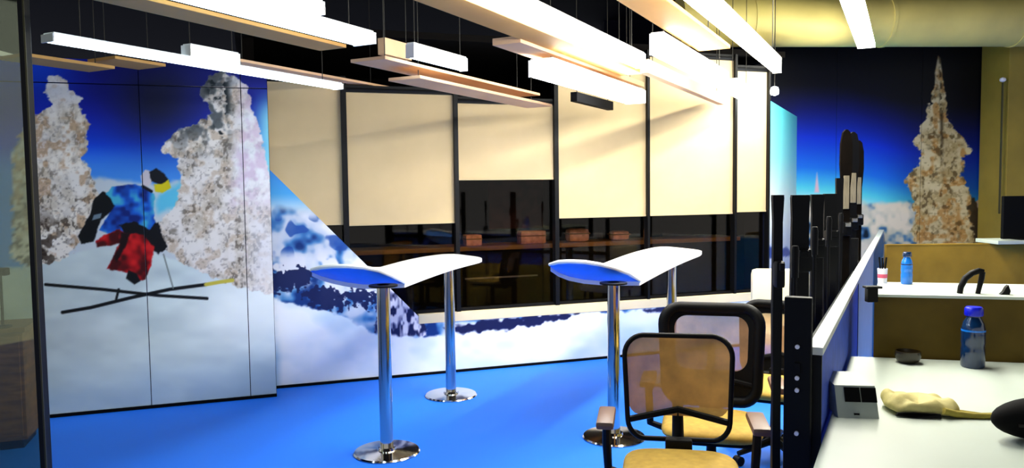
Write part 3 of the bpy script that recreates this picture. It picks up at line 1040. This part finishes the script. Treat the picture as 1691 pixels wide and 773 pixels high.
def office_chair(label, loc, rz, backmat, frame_r, wback, zlow, ztop, window=None, seatmat='seat', arms=True):
    """faces -y; back frame of black tube round a mesh panel"""
    e = empty('office_chair', loc, rz)
    tag(e, label, 'chair', 'mesh-back office chairs by the ski rack')
    yb = 0.22
    hb = ztop - zlow
    rec = lambda z: yb + 0.10 * ((z - zlow) / hb) ** 1.2 + 0.0

    def bp(x, z, off=0.0):
        zz = zlow + z
        return Vector((x, rec(zz) + off + 0.05 * (1 - (2 * x / wback) ** 2), zz))
    pts = rrect(wback, hb, 0.09, 7, 0.10)
    MB().tube([bp(x, z) for x, z in pts], frame_r, 10, closed=True).build('back_frame', 'black', e, True)
    if window:
        # wide solid border with a smaller mesh opening
        iw, ih0, ih1 = window
        inner = [(x, z) for x, z in rrect(iw, ih1 - ih0, 0.07, 7, 0.06)]
        mb = MB()
        oo = [mb.bm.verts.new(bp(x, z)) for x, z in pts]
        ii = [mb.bm.verts.new(bp(x, z + ih0)) for x, z in inner]
        n = len(pts)
        for k in range(n):
            mb.bm.faces.new((oo[k], oo[(k + 1) % n], ii[(k + 1) % n], ii[k]))
        thicken(mb, Vector((0, 0.02, 0)))
        mb.build('back_border', 'black', e, True)
        mw, mz0, mh, tp = iw + 0.01, ih0 - 0.005, ih1 - ih0 + 0.01, 0.06
    else:
        mw, mz0, mh, tp = wback - frame_r, 0.10, hb - 0.10 - frame_r * 0.5, 0.08

    def mesh_fn(u, v):
        z = mz0 + mh * v
        rr = 0.075
        lim = 1.0
        zz = min(v, 1 - v) * mh
        if zz < rr:
            lim = 1 - (rr - math.sqrt(max(0, rr * rr - (rr - zz) ** 2))) / (mw / 2)
        x = (u - 0.5) * mw * (1 - 0.10 * (1 - (mz0 + mh * v) / hb)) * lim
        return bp(x, z, 0.004)
    MB().grid(mesh_fn, 12, 24).build('back_mesh', backmat, e, True)
    # lower back frame and spine
    mb = MB()
    mb.tube([bp(-wback * 0.44, 0.09), bp(0, 0.13), bp(wback * 0.44, 0.09)], 0.016, 8)
    mb.build('back_crossbar', 'black', e, True)
    MB().tube([bp(0, 0.30, 0.03), bp(0, 0.12, 0.03), (0, yb + 0.05, 0.40), (0, 0.05, 0.36)], [0.02, 0.026, 0.03, 0.028], 10).build('spine', 'black', e, True)
    MB().box((0, 0.2, 0.42), (0.12, 0.04, 0.16), bevel=0.01).build('back_bracket', 'black', e)
    # seat

    def seat_fn(u, v):
        a = 2 * math.pi * u
        k = math.sin(math.pi * v)
        cxx, cyy = math.cos(a), math.sin(a)
        px_ = math.copysign(abs(cxx) ** 0.45, cxx) * 0.245
        py_ = math.copysign(abs(cyy) ** 0.45, cyy) * 0.235
        return Vector((px_ * k ** 0.4, py_ * k ** 0.4 - 0.05, 0.44 - 0.04 * math.cos(math.pi * v)))
    mb = MB().grid(seat_fn, 40, 12)
    bmesh.ops.remove_doubles(mb.bm, verts=mb.bm.verts, dist=0.0005)
    mb.build('seat', seatmat, e, True)
    MB().box((0, -0.03, 0.395), (0.38, 0.36, 0.03), bevel=0.01).build('seat_pan', 'black', e)
    for s in (-1, 1) if arms else ():
        a = MB().tube([(s * 0.24, 0.02, 0.39), (s * 0.31, 0.03, 0.41), (s * 0.315, 0.02, 0.52), (s * 0.315, -0.01, 0.635)], [0.018, 0.02, 0.02, 0.018], 8).build('arm_post', 'black', e, True)
        MB().box((s * 0.315, -0.03, 0.655), (0.075, 0.25, 0.035), bevel=0.014).build('armrest_pad', 'armpad', a, True)
    MB().tube([(0, 0, 0.10), (0, 0, 0.37)], [0.03, 0.024], 14).build('gas_lift', 'black', e, True)
    MB().lathe((0, 0, 0.08), [(0.05, 0), (0.055, 0.03), (0.035, 0.05)], 16).build('hub', 'black', e, True)
    for k in range(5):
        a = 2 * math.pi * k / 5 + 0.3
        c, s_ = math.cos(a), math.sin(a)
        leg = MB().tube([(0.03 * c, 0.03 * s_, 0.105), (0.29 * c, 0.29 * s_, 0.072)], [0.024, 0.015], 8).build('leg', 'black', e, True)
        MB().tube([(0.29 * c - 0.022 * s_, 0.29 * s_ + 0.022 * c, 0.029), (0.29 * c + 0.022 * s_, 0.29 * s_ - 0.022 * c, 0.029)], 0.0285, 14).build('caster', 'black', leg, True)
    return e


M['armpad'] = mat('armpad_brown', (120, 86, 62), 0.4, spec=0.5)
g1 = at_y(1124, 700, 3.22); g1.z = 0
office_chair('tan mesh office chair nearest the camera, with a thin black frame and yellow seat', g1, math.radians(-10), 'meshtan', 0.012, 0.50, 0.48, 0.945)
g2 = at_y(1175, 640, 3.85); g2.z = 0
office_chair('thick black framed office chair right behind the tan mesh chair', g2, math.radians(-14), 'meshbrown', 0.030, 0.52, 0.48, 0.975, (0.40, 0.16, 0.45))
g3 = at_y(1280, 640, 4.55); g3.z = 0
office_chair('black framed office chair half hidden behind the upright skis', g3, math.radians(-26), 'meshbrown', 0.028, 0.48, 0.44, 0.88, (0.35, 0.12, 0.38), arms=False)
g4 = at_y(1294, 470, 6.1); g4.z = 0
e = empty('padded_chair', g4, math.radians(-12))
tag(e, 'cream padded chair behind the upright skis, near the window wall', 'chair')


def cush(w, h, d, r=0.10):
    mb = MB()
    mb.box((0, 0, 0), (w, d, h), bevel=min(r, d / 2.1))
    return mb


mb = MB().box((0, 0.22, 0.72), (0.46, 0.10, 0.46), bevel=0.045); mb.build('backrest', 'creamleather', e, True)
mb = MB().box((0, -0.03, 0.45), (0.48, 0.48, 0.10), bevel=0.04); mb.build('seat', 'creamleather', e, True)
for sx in (-1, 1):
    for sy in (-1, 1):
        MB().tube([(sx * 0.2, sy * 0.18 - 0.02, 0.41), (sx * 0.22, sy * 0.21 - 0.02, 0.0)], 0.014, 8).build('leg', 'black', e, True)
    MB().tube([(sx * 0.19, 0.2, 0.43), (sx * 0.19, 0.23, 0.66)], 0.012, 8).build('back_post', 'black', e, True)

# ------------------------------------------------------------------ desk row: partitions, desks
ZD = 0.73
ZT = 1.05
Q0 = on_z(1346, 575, ZT)                       # near end of the partition (top)
Q0 = Vector((Q0.x, Q0.y, 0))
DR = Vector((GD.y, -GD.x, 0))                 # towards the desk side
CR = Vector((math.cos(math.radians(14)), -math.sin(math.radians(14)), 0))   # line of the cross panels


def tpar(px):
    """distance along the partition where it shows at column px (top edge)"""
    lo, hi = -1.0, 12.0
    for _ in range(50):
        mid = (lo + hi) / 2
        if proj(Q0 + GD * mid + Z * ZT)[0] < px: lo = mid
        else: hi = mid
    return lo


t1, t2, t3 = tpar(1412), tpar(1438), tpar(1456)


def partition(label, a, b, face, cap, group='partition panels along the desk row'):
    c = Q0 + GD * (a + b) / 2
    e = empty('desk_partition', c, math.atan2(-GD.x, GD.y))
    tag(e, label, 'partition', group)
    L = b - a - 0.01
    MB().box((0, 0, 0.05 + (ZT - 0.08) / 2), (0.040, L - 0.03, ZT - 0.08)).build('panel', face, e)
    MB().box((0, 0, ZT - 0.012), (0.055, L, 0.030), bevel=0.004).build('top_cap', cap, e)
    for s in (-1, 1):
        MB().box((0, s * (L / 2 - 0.0085), ZT / 2 - 0.015), (0.046, 0.017, ZT - 0.03)).build('edge_post', 'frame' if a < 0.1 else cap, e)
    return e


partition('blue desk partition with pale top cap nearest the camera', 0, t1, 'blueboard', 'whiteboard')
partition('white desk partition beyond the blue one', t1, t2, 'whiteboard', 'whiteboard')
partition('teal desk partition at the far end of the row', t2, t3, 'tealboard', 'whiteboard')

# near desk
BL = on_z(1443, 590, ZD)
DB0 = Vector((BL.x, BL.y, 0))
NL = Q0 + DR * 0.035 - GD * 0.9
BKL = DB0 - CR * (((DB0 - Q0).dot(DR) - 0.035) / CR.dot(DR))
FARR = DB0 + CR * 1.75
NR = FARR - GD * 2.2
e = empty('desk', (NL + FARR) / 2)
tag(e, 'white office desk in the near right corner', 'desk')
li = inv(e)
e_pts = [NL + GD * 0.05, BKL, DB0 + CR * 1.75, NR]
MB().prism([p + Z * (ZD - 0.03) for p in e_pts], Z * 0.03).build('desk_top', 'desk', e, False, li)
for p, q in ((NL + GD * 0.15 + DR * 0.06, 0), (NR + GD * 0.2 - DR * 0.1, 0), (BKL - GD * 0.15 + DR * 0.06, 0), (FARR - GD * 0.3 - DR * 0.1, 0)):
    MB().tube([p, p + Z * (ZD - 0.03)], 0.025, 10).build('leg', 'steel', e, True, li)
e2 = MB()
# brown cross unit with a white top
TOPZ = at_y(1443, 487, BL.y).z
bdep = 0.42
bn = Vector((-CR.y, CR.x, 0))
e = empty('storage_unit', DB0 + CR * 0.8)
tag(e, 'dark olive-brown low unit with white top at the back of the near desk', 'storage unit')
li = inv(e)
base = DB0 + bn * 0.012
GB = GD / GD.dot(bn)
MB().prism([base + CR * 0.0, base + CR * 1.8, base + CR * 1.8 + bn * bdep, base + GB * bdep], Z * (TOPZ - 0.012)).build('front_panel', 'brown', e, False, li)
LDG = on_z(1445, 466, TOPZ)
ld = max(0.3, (LDG - base).dot(bn))
MB().prism([base - bn * 0.004 + Z * (TOPZ - 0.012), base - bn * 0.004 + CR * 1.8 + Z * (TOPZ - 0.012), base + CR * 1.8 + bn * ld + Z * (TOPZ - 0.012), base + GB * ld + Z * (TOPZ - 0.012)], Z * 0.014).build('top_board', 'desk', e, False, li)
# black clip at the unit's left end
c = at_y(1439, 487, BL.y - 0.02)
e = empty('panel_clip', c)
tag(e, 'small black clip at the left end of the brown unit', 'clip')
MB().box((0, 0, 0), (0.055, 0.04, 0.075), bevel=0.006).build('clip_body', 'black', e)
MB().box((0.0, -0.01, 0.042), (0.085, 0.05, 0.012), bevel=0.004).build('clip_arm', 'black', e)

# far desk panel, shelf and monitor
fb = at_y(1464, 405, 7.1)
FB = Vector((fb.x, fb.y, 0))
e = empty('far_desk_panel', FB + CR * 0.8)
tag(e, 'lighter olive-brown panel behind the white-topped unit, below the spruce mural', 'panel')
li = inv(e)
CR2 = Vector((1, -0.03, 0)).normalized()
MB().prism([FB, FB + CR2 * 1.9, FB + CR2 * 1.9 + Vector((0, 0.04, 0)), FB + Vector((0, 0.04, 0))], Z * (fb.z - 0.005)).build('panel', 'tanpanel', e, False, li)
MB().prism([FB + Z * (fb.z - 0.006) - Vector((0.004, 0.004, 0)), FB + CR2 * 1.9 + Z * (fb.z - 0.006) - Vector((0, 0.004, 0)), FB + CR2 * 1.9 + Vector((0, 0.044, 0)) + Z * (fb.z - 0.006), FB + Vector((0, 0.044, 0)) + Z * (fb.z - 0.006)], Z * 0.012).build('top_edge', 'tanpanel', e, False, li)
s0 = at_y(1640, 404, 7.0)
s0.z = fb.z + 0.006
e = MB().box((s0.x + 0.42, 7.1, s0.z + 0.019), (0.84, 0.34, 0.034), bevel=0.004).build('monitor_shelf', 'desk')
tag(e, 'white shelf board under the black monitor at the right edge', 'shelf')
e = empty('monitor', (s0.x + 0.36, 7.05, s0.z + 0.036))
tag(e, 'black computer monitor on the white shelf at the right edge', 'monitor')
m0 = at_y(1655, 397, 7.0)
mh_ = at_y(1655, 324, 7.0).z - (s0.z + 0.036)
xo = m0.x - e.location.x
MB().box((xo + 0.27, -0.04, mh_ / 2 + 0.005), (0.54, 0.04, mh_ - 0.01), bevel=0.006).build('screen', 'blackmatte', e)
MB().box((xo + 0.27, 0.02, mh_ * 0.3), (0.06, 0.05, mh_ * 0.6)).build('stand', 'black', e)
MB().box((xo + 0.27, 0.0, 0.006), (0.24, 0.18, 0.012), bevel=0.003).build('foot', 'black', e)


# bottles
def bottle(label, loc, h, r, body, cap, ring):
    e = empty('water_bottle', loc)
    tag(e, label, 'bottle', 'blue water bottles')
    MB().lathe((0, 0, 0), [(r * 0.9, 0), (r, 0.008), (r, h * 0.30), (r * 0.94, h * 0.36), (r, h * 0.42), (r, h * 0.62), (r * 0.86, h * 0.74), (r * 0.60, h * 0.82), (r * 0.58, h * 0.86)], 28).build('body', body, e, True)
    MB().lathe((0, 0, h * 0.855), [(r * 0.74, 0), (r * 0.78, h * 0.02), (r * 0.76, h * 0.12), (r * 0.66, h * 0.145)], 24).build('cap', cap, e, True)
    MB().lathe((0, 0, h * 0.60), [(r * 1.005, 0), (r * 1.012, h * 0.01), (r * 1.005, h * 0.03)], 28).build('band', ring, e, True)
    return e


b1 = on_z(1606, 606, ZD)
bh = (606 - 506) / F * (b1 - CAM).dot(_f)
bottle('large dark blue water bottle standing on the near desk', b1, bh, 0.054, 'bottle', 'bottlecap', 'bottlegloss')
b2 = on_z(1497, 469, TOPZ + 0.002)
bottle('small glossy blue bottle standing on the white unit top', b2, (469 - 416) / F * (b2 - CAM).dot(_f), 0.031, 'bottlegloss', 'bottle', 'bottle')

# headset arch and small fin on the unit top
hp = on_z(1604, 485, TOPZ + 0.002)
e = empty('headset', hp, math.atan2(CR.y, CR.x))
tag(e, 'black curved headset standing on the white unit top', 'headset')
MB().tube([(-0.055, 0, 0.0), (-0.05, 0, 0.035), (-0.03, 0, 0.08), (0.0, 0, 0.108), (0.035, 0, 0.122), (0.055, 0, 0.118)], [0.014, 0.015, 0.016, 0.016, 0.015, 0.012], 10).build('headband', 'black', e, True)
MB().tube([(0.05, 0, 0.116), (0.046, 0, 0.08), (0.036, 0, 0.03), (0.03, 0, 0.0)], [0.014, 0.014, 0.012, 0.012], 10).build('ear_arm', 'black', e, True)
hp = on_z(1661, 487, TOPZ + 0.002)
e = MB().prism([hp + CR * -0.024, hp + CR * 0.018, hp + CR * 0.022 + Z * 0.02, hp + CR * 0.012 + Z * 0.05, hp + CR * 0.002 + Z * 0.04, hp + CR * -0.01 + Z * 0.015], bn * 0.03).build('card_holder', 'black')
tag(e, 'tiny black pointed holder on the white unit top at the right', 'holder')

# pen cup at the left end of the unit top
pc = on_z(1457, 467, TOPZ + 0.002)
e = empty('pen_cup', pc)
tag(e, 'white cup with a pink band on the white unit top, left of the small bottle', 'cup')
MB().lathe((0, 0, 0), [(0.024, 0), (0.028, 0.085), (0.025, 0.085), (0.021, 0.006), (0, 0.006)], 20).build('cup', 'sensor', e, True)
MB().lathe((0, 0, 0.03), [(0.0262, 0), (0.0272, 0.022)], 20).build('band', 'pinkpaper', e, True)
for k in range(3):
    MB().tube([(0.008 * math.cos(k * 2.1), 0.008 * math.sin(k * 2.1), 0.01), (0.022 * math.cos(k * 2.1), 0.022 * math.sin(k * 2.1), 0.15)], 0.005, 6).build('pen', 'black', e, True)

# bowl
bp_ = on_z(1499, 599, ZD)
e = MB().lathe(bp_, [(0.035, 0), (0.052, 0.012), (0.062, 0.035), (0.060, 0.062), (0.054, 0.062), (0.054, 0.035), (0.03, 0.014), (0, 0.012)], 28).build('bowl', 'bowl', None, True)
tag(e, 'small dark bowl on the near desk against the brown unit', 'bowl')

# white socket box with two black windows
k0 = on_z(1384, 690, ZD)
k1 = on_z(1452, 692, ZD)
kx = (k1 - k0); kx.z = 0
kw = kx.length; kx.normalize()
ky = Vector((-kx.y, kx.x, 0))
e = empty('socket_box', (k0 + k1) / 2)
tag(e, 'white socket box with two black windows beside the blue partition', 'socket box')
li = inv(e)
kh = 0.115
MB().prism([k0, k0 + ky * 0.30, k0 + ky * 0.30 + Z * kh, k0 + ky * 0.06 + Z * kh], kx * kw).build('housing', 'desk', e, False, li)
sl_ = (ky * 0.06 + Z * kh).normalized()
fn = kx.cross(sl_)
if fn.dot(CAM - k0) < 0: fn = -fn
for a, b in ((0.22, 0.60), (0.63, 1.0)):
    p = k0 + kx * kw * a + sl_ * kh * 0.55
    MB().prism([p, p + kx * kw * (b - a), p + kx * kw * (b - a) + sl_ * kh * 0.5, p + sl_ * kh * 0.5], fn * 0.006).build('socket_window', 'black', e, False, li)
p = k0 + kx * kw * 0.40 + sl_ * 0.012
MB().prism([p, p + kx * 0.02, p + kx * 0.02 + sl_ * 0.007, p + sl_ * 0.007], fn * 0.004).build('button', 'black', e, False, li)

# beige pouch with strap
po = on_z(1532, 688, ZD)
e = empty('cloth_pouch', po, math.radians(-8))
tag(e, 'crumpled beige cloth pouch with a long strap on the near desk', 'pouch')
rnd = random.Random(4)


def pouch_fn(u, v):
    a = 2 * math.pi * u
    k = math.sin(math.pi * v) ** 0.35
    c, d = math.cos(a), math.sin(a)
    x = math.copysign(abs(c) ** 0.55, c) * 0.135 * k
    y = math.copysign(abs(d) ** 0.6, d) * (0.115 - 0.36 * (x + 0.135) * (1 if d > 0 else 0.1)) * k + 0.09
    up = 0.5 - 0.5 * math.cos(math.pi * v)
    fold = 0.5 * math.sin(70 * x + 22 * y) + 0.5 * math.sin(31 * x - 60 * y + 1.3)
    z = up * (0.058 - 0.10 * (x + 0.02) * 0.6 + 0.018 * fold)
    return Vector((x + 0.004 * math.sin(60 * y) * up, y + 0.005 * math.sin(55 * x), max(0.0, z)))


mb = MB().grid(pouch_fn, 48, 16)
bmesh.ops.remove_doubles(mb.bm, verts=mb.bm.verts, dist=0.0005)
mb.build('pouch_body', 'pouch', e, True)
MB().prism([(-0.125, -0.022, 0.004), (-0.06, -0.035, 0.004), (0.035, -0.04, 0.004), (0.035, -0.036, 0.020), (-0.06, -0.030, 0.022), (-0.115, -0.016, 0.016)], (0, 0.01, 0)).build('opening', 'black', e)
MB().tube([(0.05, -0.02, 0.03), (0.10, -0.01, 0.016), (0.16, -0.012, 0.012), (0.26, -0.01, 0.012), (0.38, 0.005, 0.012), (0.52, 0.03, 0.012)], [0.013, 0.014, 0.011, 0.011, 0.011, 0.010], 10).build('strap', 'strap', e, True)
MB().tube([(0.06, 0.05, 0.03), (0.12, 0.02, 0.014), (0.2, 0.012, 0.010), (0.36, 0.03, 0.010), (0.5, 0.06, 0.010)], [0.012, 0.012, 0.008, 0.008, 0.008], 8).build('strap', 'strap', e, True)
# black case at the right edge
bo = on_z(1738, 735, ZD)
e = empty('black_case', bo)
tag(e, 'rounded black case cut by the right edge, at the end of the strap', 'case')


def case_fn(u, v):
    a = 2 * math.pi * u
    k = math.sin(math.pi * v)
    return Vector((math.copysign(abs(math.cos(a)) ** 1.3, math.cos(a)) * 0.175 * k ** 1.1, math.sin(a) * 0.09 * k + 0.06, 0.075 - 0.075 * math.cos(math.pi * v)))


mb = MB().grid(case_fn, 32, 14)
bmesh.ops.remove_doubles(mb.bm, verts=mb.bm.verts, dist=0.0005)
mb.build('case_body', 'blackmatte', e, True)
MB().tube([(-0.12, 0.0, 0.07), (-0.02, -0.03, 0.075), (0.1, -0.02, 0.07)], 0.006, 8).build('zip', 'wire', e, True)

# ------------------------------------------------------------------ ski rack beside the partition
RK = Q0 - DR * 0.10


def rackpt(t, side=0.0):
    return RK + GD * t + DR * side


def trk(px, side=0.0, z=1.5):
    lo, hi = -1.5, 12.0
    for _ in range(50):
        mid = (lo + hi) / 2
        if proj(rackpt(mid, side) + Z * z)[0] < px: lo = mid
        else: hi = mid
    return lo


ANG = math.atan2(-GD.x, GD.y)
ta, tb = trk(1300), trk(1400)
e = empty('ski_rack', rackpt((ta + tb) / 2), ANG)
tag(e, 'black ski rack with yellow foot board beside the blue partition', 'rack')
li = inv(e)
zr1 = at_y(1320, 428, rackpt(trk(1320)).y).z
p = rackpt(ta) - GD * 0.02
MB().box(rackpt(ta - 0.02, 0.045) + Z * 0.62, (0.095, 0.04, 1.24), RG, bevel=0.006).build('front_post', 'black', e, False, li)
for k, zz in enumerate((0.74, 0.90, 0.945, 1.06)):
    MB().tube([rackpt(ta - 0.04, 0.045) + Z * zz, rackpt(ta - 0.05, 0.045) + Z * zz], 0.008, 10).build('bolt', 'sensor', e, True, li)
MB().box(rackpt(tb + 0.1, 0.045) + Z * 0.62, (0.05, 0.04, 1.24), RG).build('back_post', 'black', e, False, li)
MB().box(rackpt((ta + tb) / 2 + 0.03, 0.045) + Z * 0.98, (0.02, tb - ta + 0.16, 0.04), RG).build('cross_rail', 'black', e, False, li)
MB().box(rackpt((ta + tb) / 2 + 0.04, 0.045) + Z * 0.80, (0.02, tb - ta + 0.10, 0.04), RG).build('cross_rail', 'black', e, False, li)
MB().box(rackpt((ta + tb) / 2 + 0.2, 0.075) + Z * 0.32, (0.02, tb - ta - 0.2, 0.60), RG).build('foot_board', 'rackboard', e, False, li)


def ski(label, t, side, width, top, flare, matl='black', tip=False, pale=False, bind=True):
    P = rackpt(t, side)
    e = empty('ski', P, 0)
    tag(e, label, 'ski', 'black skis standing in the rack')
    w = width / 2
    if tip:
        prof = [(w * 0.8, 0.0), (w * 0.8, top - 0.42), (w * 0.95, top - 0.36), (w * 1.15, top - 0.25), (w * 1.1, top - 0.10), (w * 0.7, top - 0.02), (w * 0.2, top)]
    else:
        prof = [(w * 0.9, 0.0), (w * 0.85, 0.15), (w * 0.80, top * 0.55), (w * 0.98, top * 0.72), (w * 0.90, top - 0.10), (w * flare, top - 0.012), (w * (flare - 0.04), top)]
    loop = [(-x, z) for x, z in prof] + [(x, z) for x, z in prof[::-1]]
    cut = top - 0.36 if pale else None
    mb = MB()
    mb.prism([(x, -0.011, z) for x, z in loop], (0, 0.022, 0))
    mb.build('ski_body', matl, e)
    if pale:
        MB().box((0, -0.010, cut - 0.09), (w * 1.1, 0.016, 0.24), bevel=0.003).build('pale_stripe', 'skigrey', e)
    if bind:
        b = MB().box((0.0, -0.02, zr1 - 0.02), (width * 0.95, 0.05, 0.10), bevel=0.012).build('binding', 'black', e, True)
        MB().box((0.0, -0.05, zr1 + 0.01), (width * 0.5, 0.02, 0.03), bevel=0.004).build('binding_lever', 'steel' if pale else 'black', b)
    return e


ZK = lambda px, py: at_y(px, py, rackpt(trk(px)).y).z
ski('nearest black ski, standing alone at the left of the rack', trk(1298), -0.03, 0.036, ZK(1298, 322), 1.15)
ski('second black ski in the rack, the broad one', trk(1329), -0.02, 0.080, ZK(1329, 322), 0.98)
ski('third black ski in the middle of the rack', trk(1356), -0.02, 0.062, ZK(1356, 321), 1.05)
ski('fourth black ski in the rack, next to the pale-shafted tall skis', trk(1377), -0.02, 0.085, ZK(1377, 320), 0.98)
ski('fifth, narrow black ski just left of the tall skis', trk(1391), -0.02, 0.050, ZK(1391, 294), 1.0, bind=False)
for k, (px, py, w_) in enumerate([(1399, 214, 0.075), (1410, 218, 0.085), (1419, 232, 0.08)]):
    ski(['tallest dark-tipped ski rising above the rack', 'middle one of the three tall dark-tipped skis', 'rightmost of the three tall dark-tipped skis'][k], trk(px, 0, 1.7), -0.01, w_, at_y(px, py, rackpt(trk(px, 0, 1.7)).y).z, 1, 'skibrown' if k != 1 else 'black', True, True)


def ski_pole(label, px, side, top):
    P = rackpt(trk(px), side)
    e = empty('ski_pole', P)
    tag(e, label, 'ski pole', 'thin black ski poles in the rack')
    MB().tube([(0, 0, 0.0), (0, 0, top - 0.12)], [0.006, 0.009], 8).build('shaft', 'black', e, True)
    MB().tube([(0, 0, top - 0.13), (0, 0, top - 0.02), (0, 0, top)], [0.014, 0.016, 0.012], 10).build('grip', 'black', e, True)
    MB().lathe((0, 0, 0.08), [(0.035, 0), (0.04, 0.006), (0.01, 0.012)], 14).build('basket', 'black', e, True)
    return e


ski_pole('thin black ski pole between the second and third ski', 1342, 0.01, 1.45)
ski_pole('thin black ski pole between the third and fourth ski', 1366, 0.01, 1.47)
ski_pole('thin black ski pole left of the second ski', 1318, -0.01, 1.40)
ski_pole('thin black ski pole right of the fourth ski', 1386, 0.01, 1.46)

# ------------------------------------------------------------------ glazed screen at the left edge
gp = at_y(58, 400, 3.3)
GPX, GPY = gp.x, 3.3
gdir = Vector((-0.97, 0.24, 0)).normalized()
e = empty('glass_screen', (GPX, GPY, 0))
tag(e, 'smoked glass screen with a slim dark post at the left edge', 'glass screen')
ang = math.atan2(gdir.y, gdir.x)
MB().box((0, 0, 1.6), (0.030, 0.04, 3.2), bevel=0.003).build('post', 'frame', e)
MB().box((0.012, -0.021, 1.6), (0.007, 0.004, 3.2)).build('edge_strip', 'greenframe', e)
Rz = Matrix.Rotation(ang, 3, 'Z')
MB().box(gdir * 0.62 + Z * 1.6, (1.2, 0.010, 3.16), Rz).build('pane', 'smokeglass', e)
MB().box(gdir * 0.62 + Z * 0.03, (1.2, 0.03, 0.06), Rz).build('bottom_rail', 'frame', e)
# cabinet added behind the screen in place of the brown reflection in the glass
bz = 0.0
bb = at_y(20, 600, 4.9)
e = empty('reflection_cabinet', (bb.x - 0.30, 4.92, 0), math.atan2(WD.y, WD.x))
tag(e, 'added brown wooden cabinet standing in for the reflection in the smoked glass at the left', 'cabinet')
ct = at_y(20, 545, 4.8).z
MB().box((0, 0, ct / 2 + 0.03), (0.72, 0.36, ct - 0.06), bevel=0.004).build('body', 'woodbrown', e)
MB().box((0, 0, ct - 0.01), (0.76, 0.40, 0.03), bevel=0.004).build('top', 'counter', e)
for s in (-1, 1):
    MB().box((s * 0.175, -0.183, ct / 2 + 0.02), (0.33, 0.012, ct - 0.14), bevel=0.003).build('door', 'woodbrown', e)
MB().box((0, 0, 0.03), (0.66, 0.3, 0.06)).build('plinth', 'frame', e)
hp = Vector((bb.x - 0.02, 4.86, ct + 0.005))
e = empty('black_stand', hp)  # plain black stick added for a dark line in the reflection, gives no light
tag(e, 'added thin black stand on the wooden cabinet that replaces the reflection in the smoked glass', 'stand')
MB().lathe((0, 0, 0), [(0.05, 0), (0.05, 0.012), (0.01, 0.018)], 18).build('base', 'black', e, True)
MB().tube([(0, 0, 0.01), (0, 0, 0.34)], 0.009, 8).build('rod', 'black', e, True)
MB().box((0, 0, 0.36), (0.10, 0.05, 0.05), bevel=0.01).build('head', 'black', e)
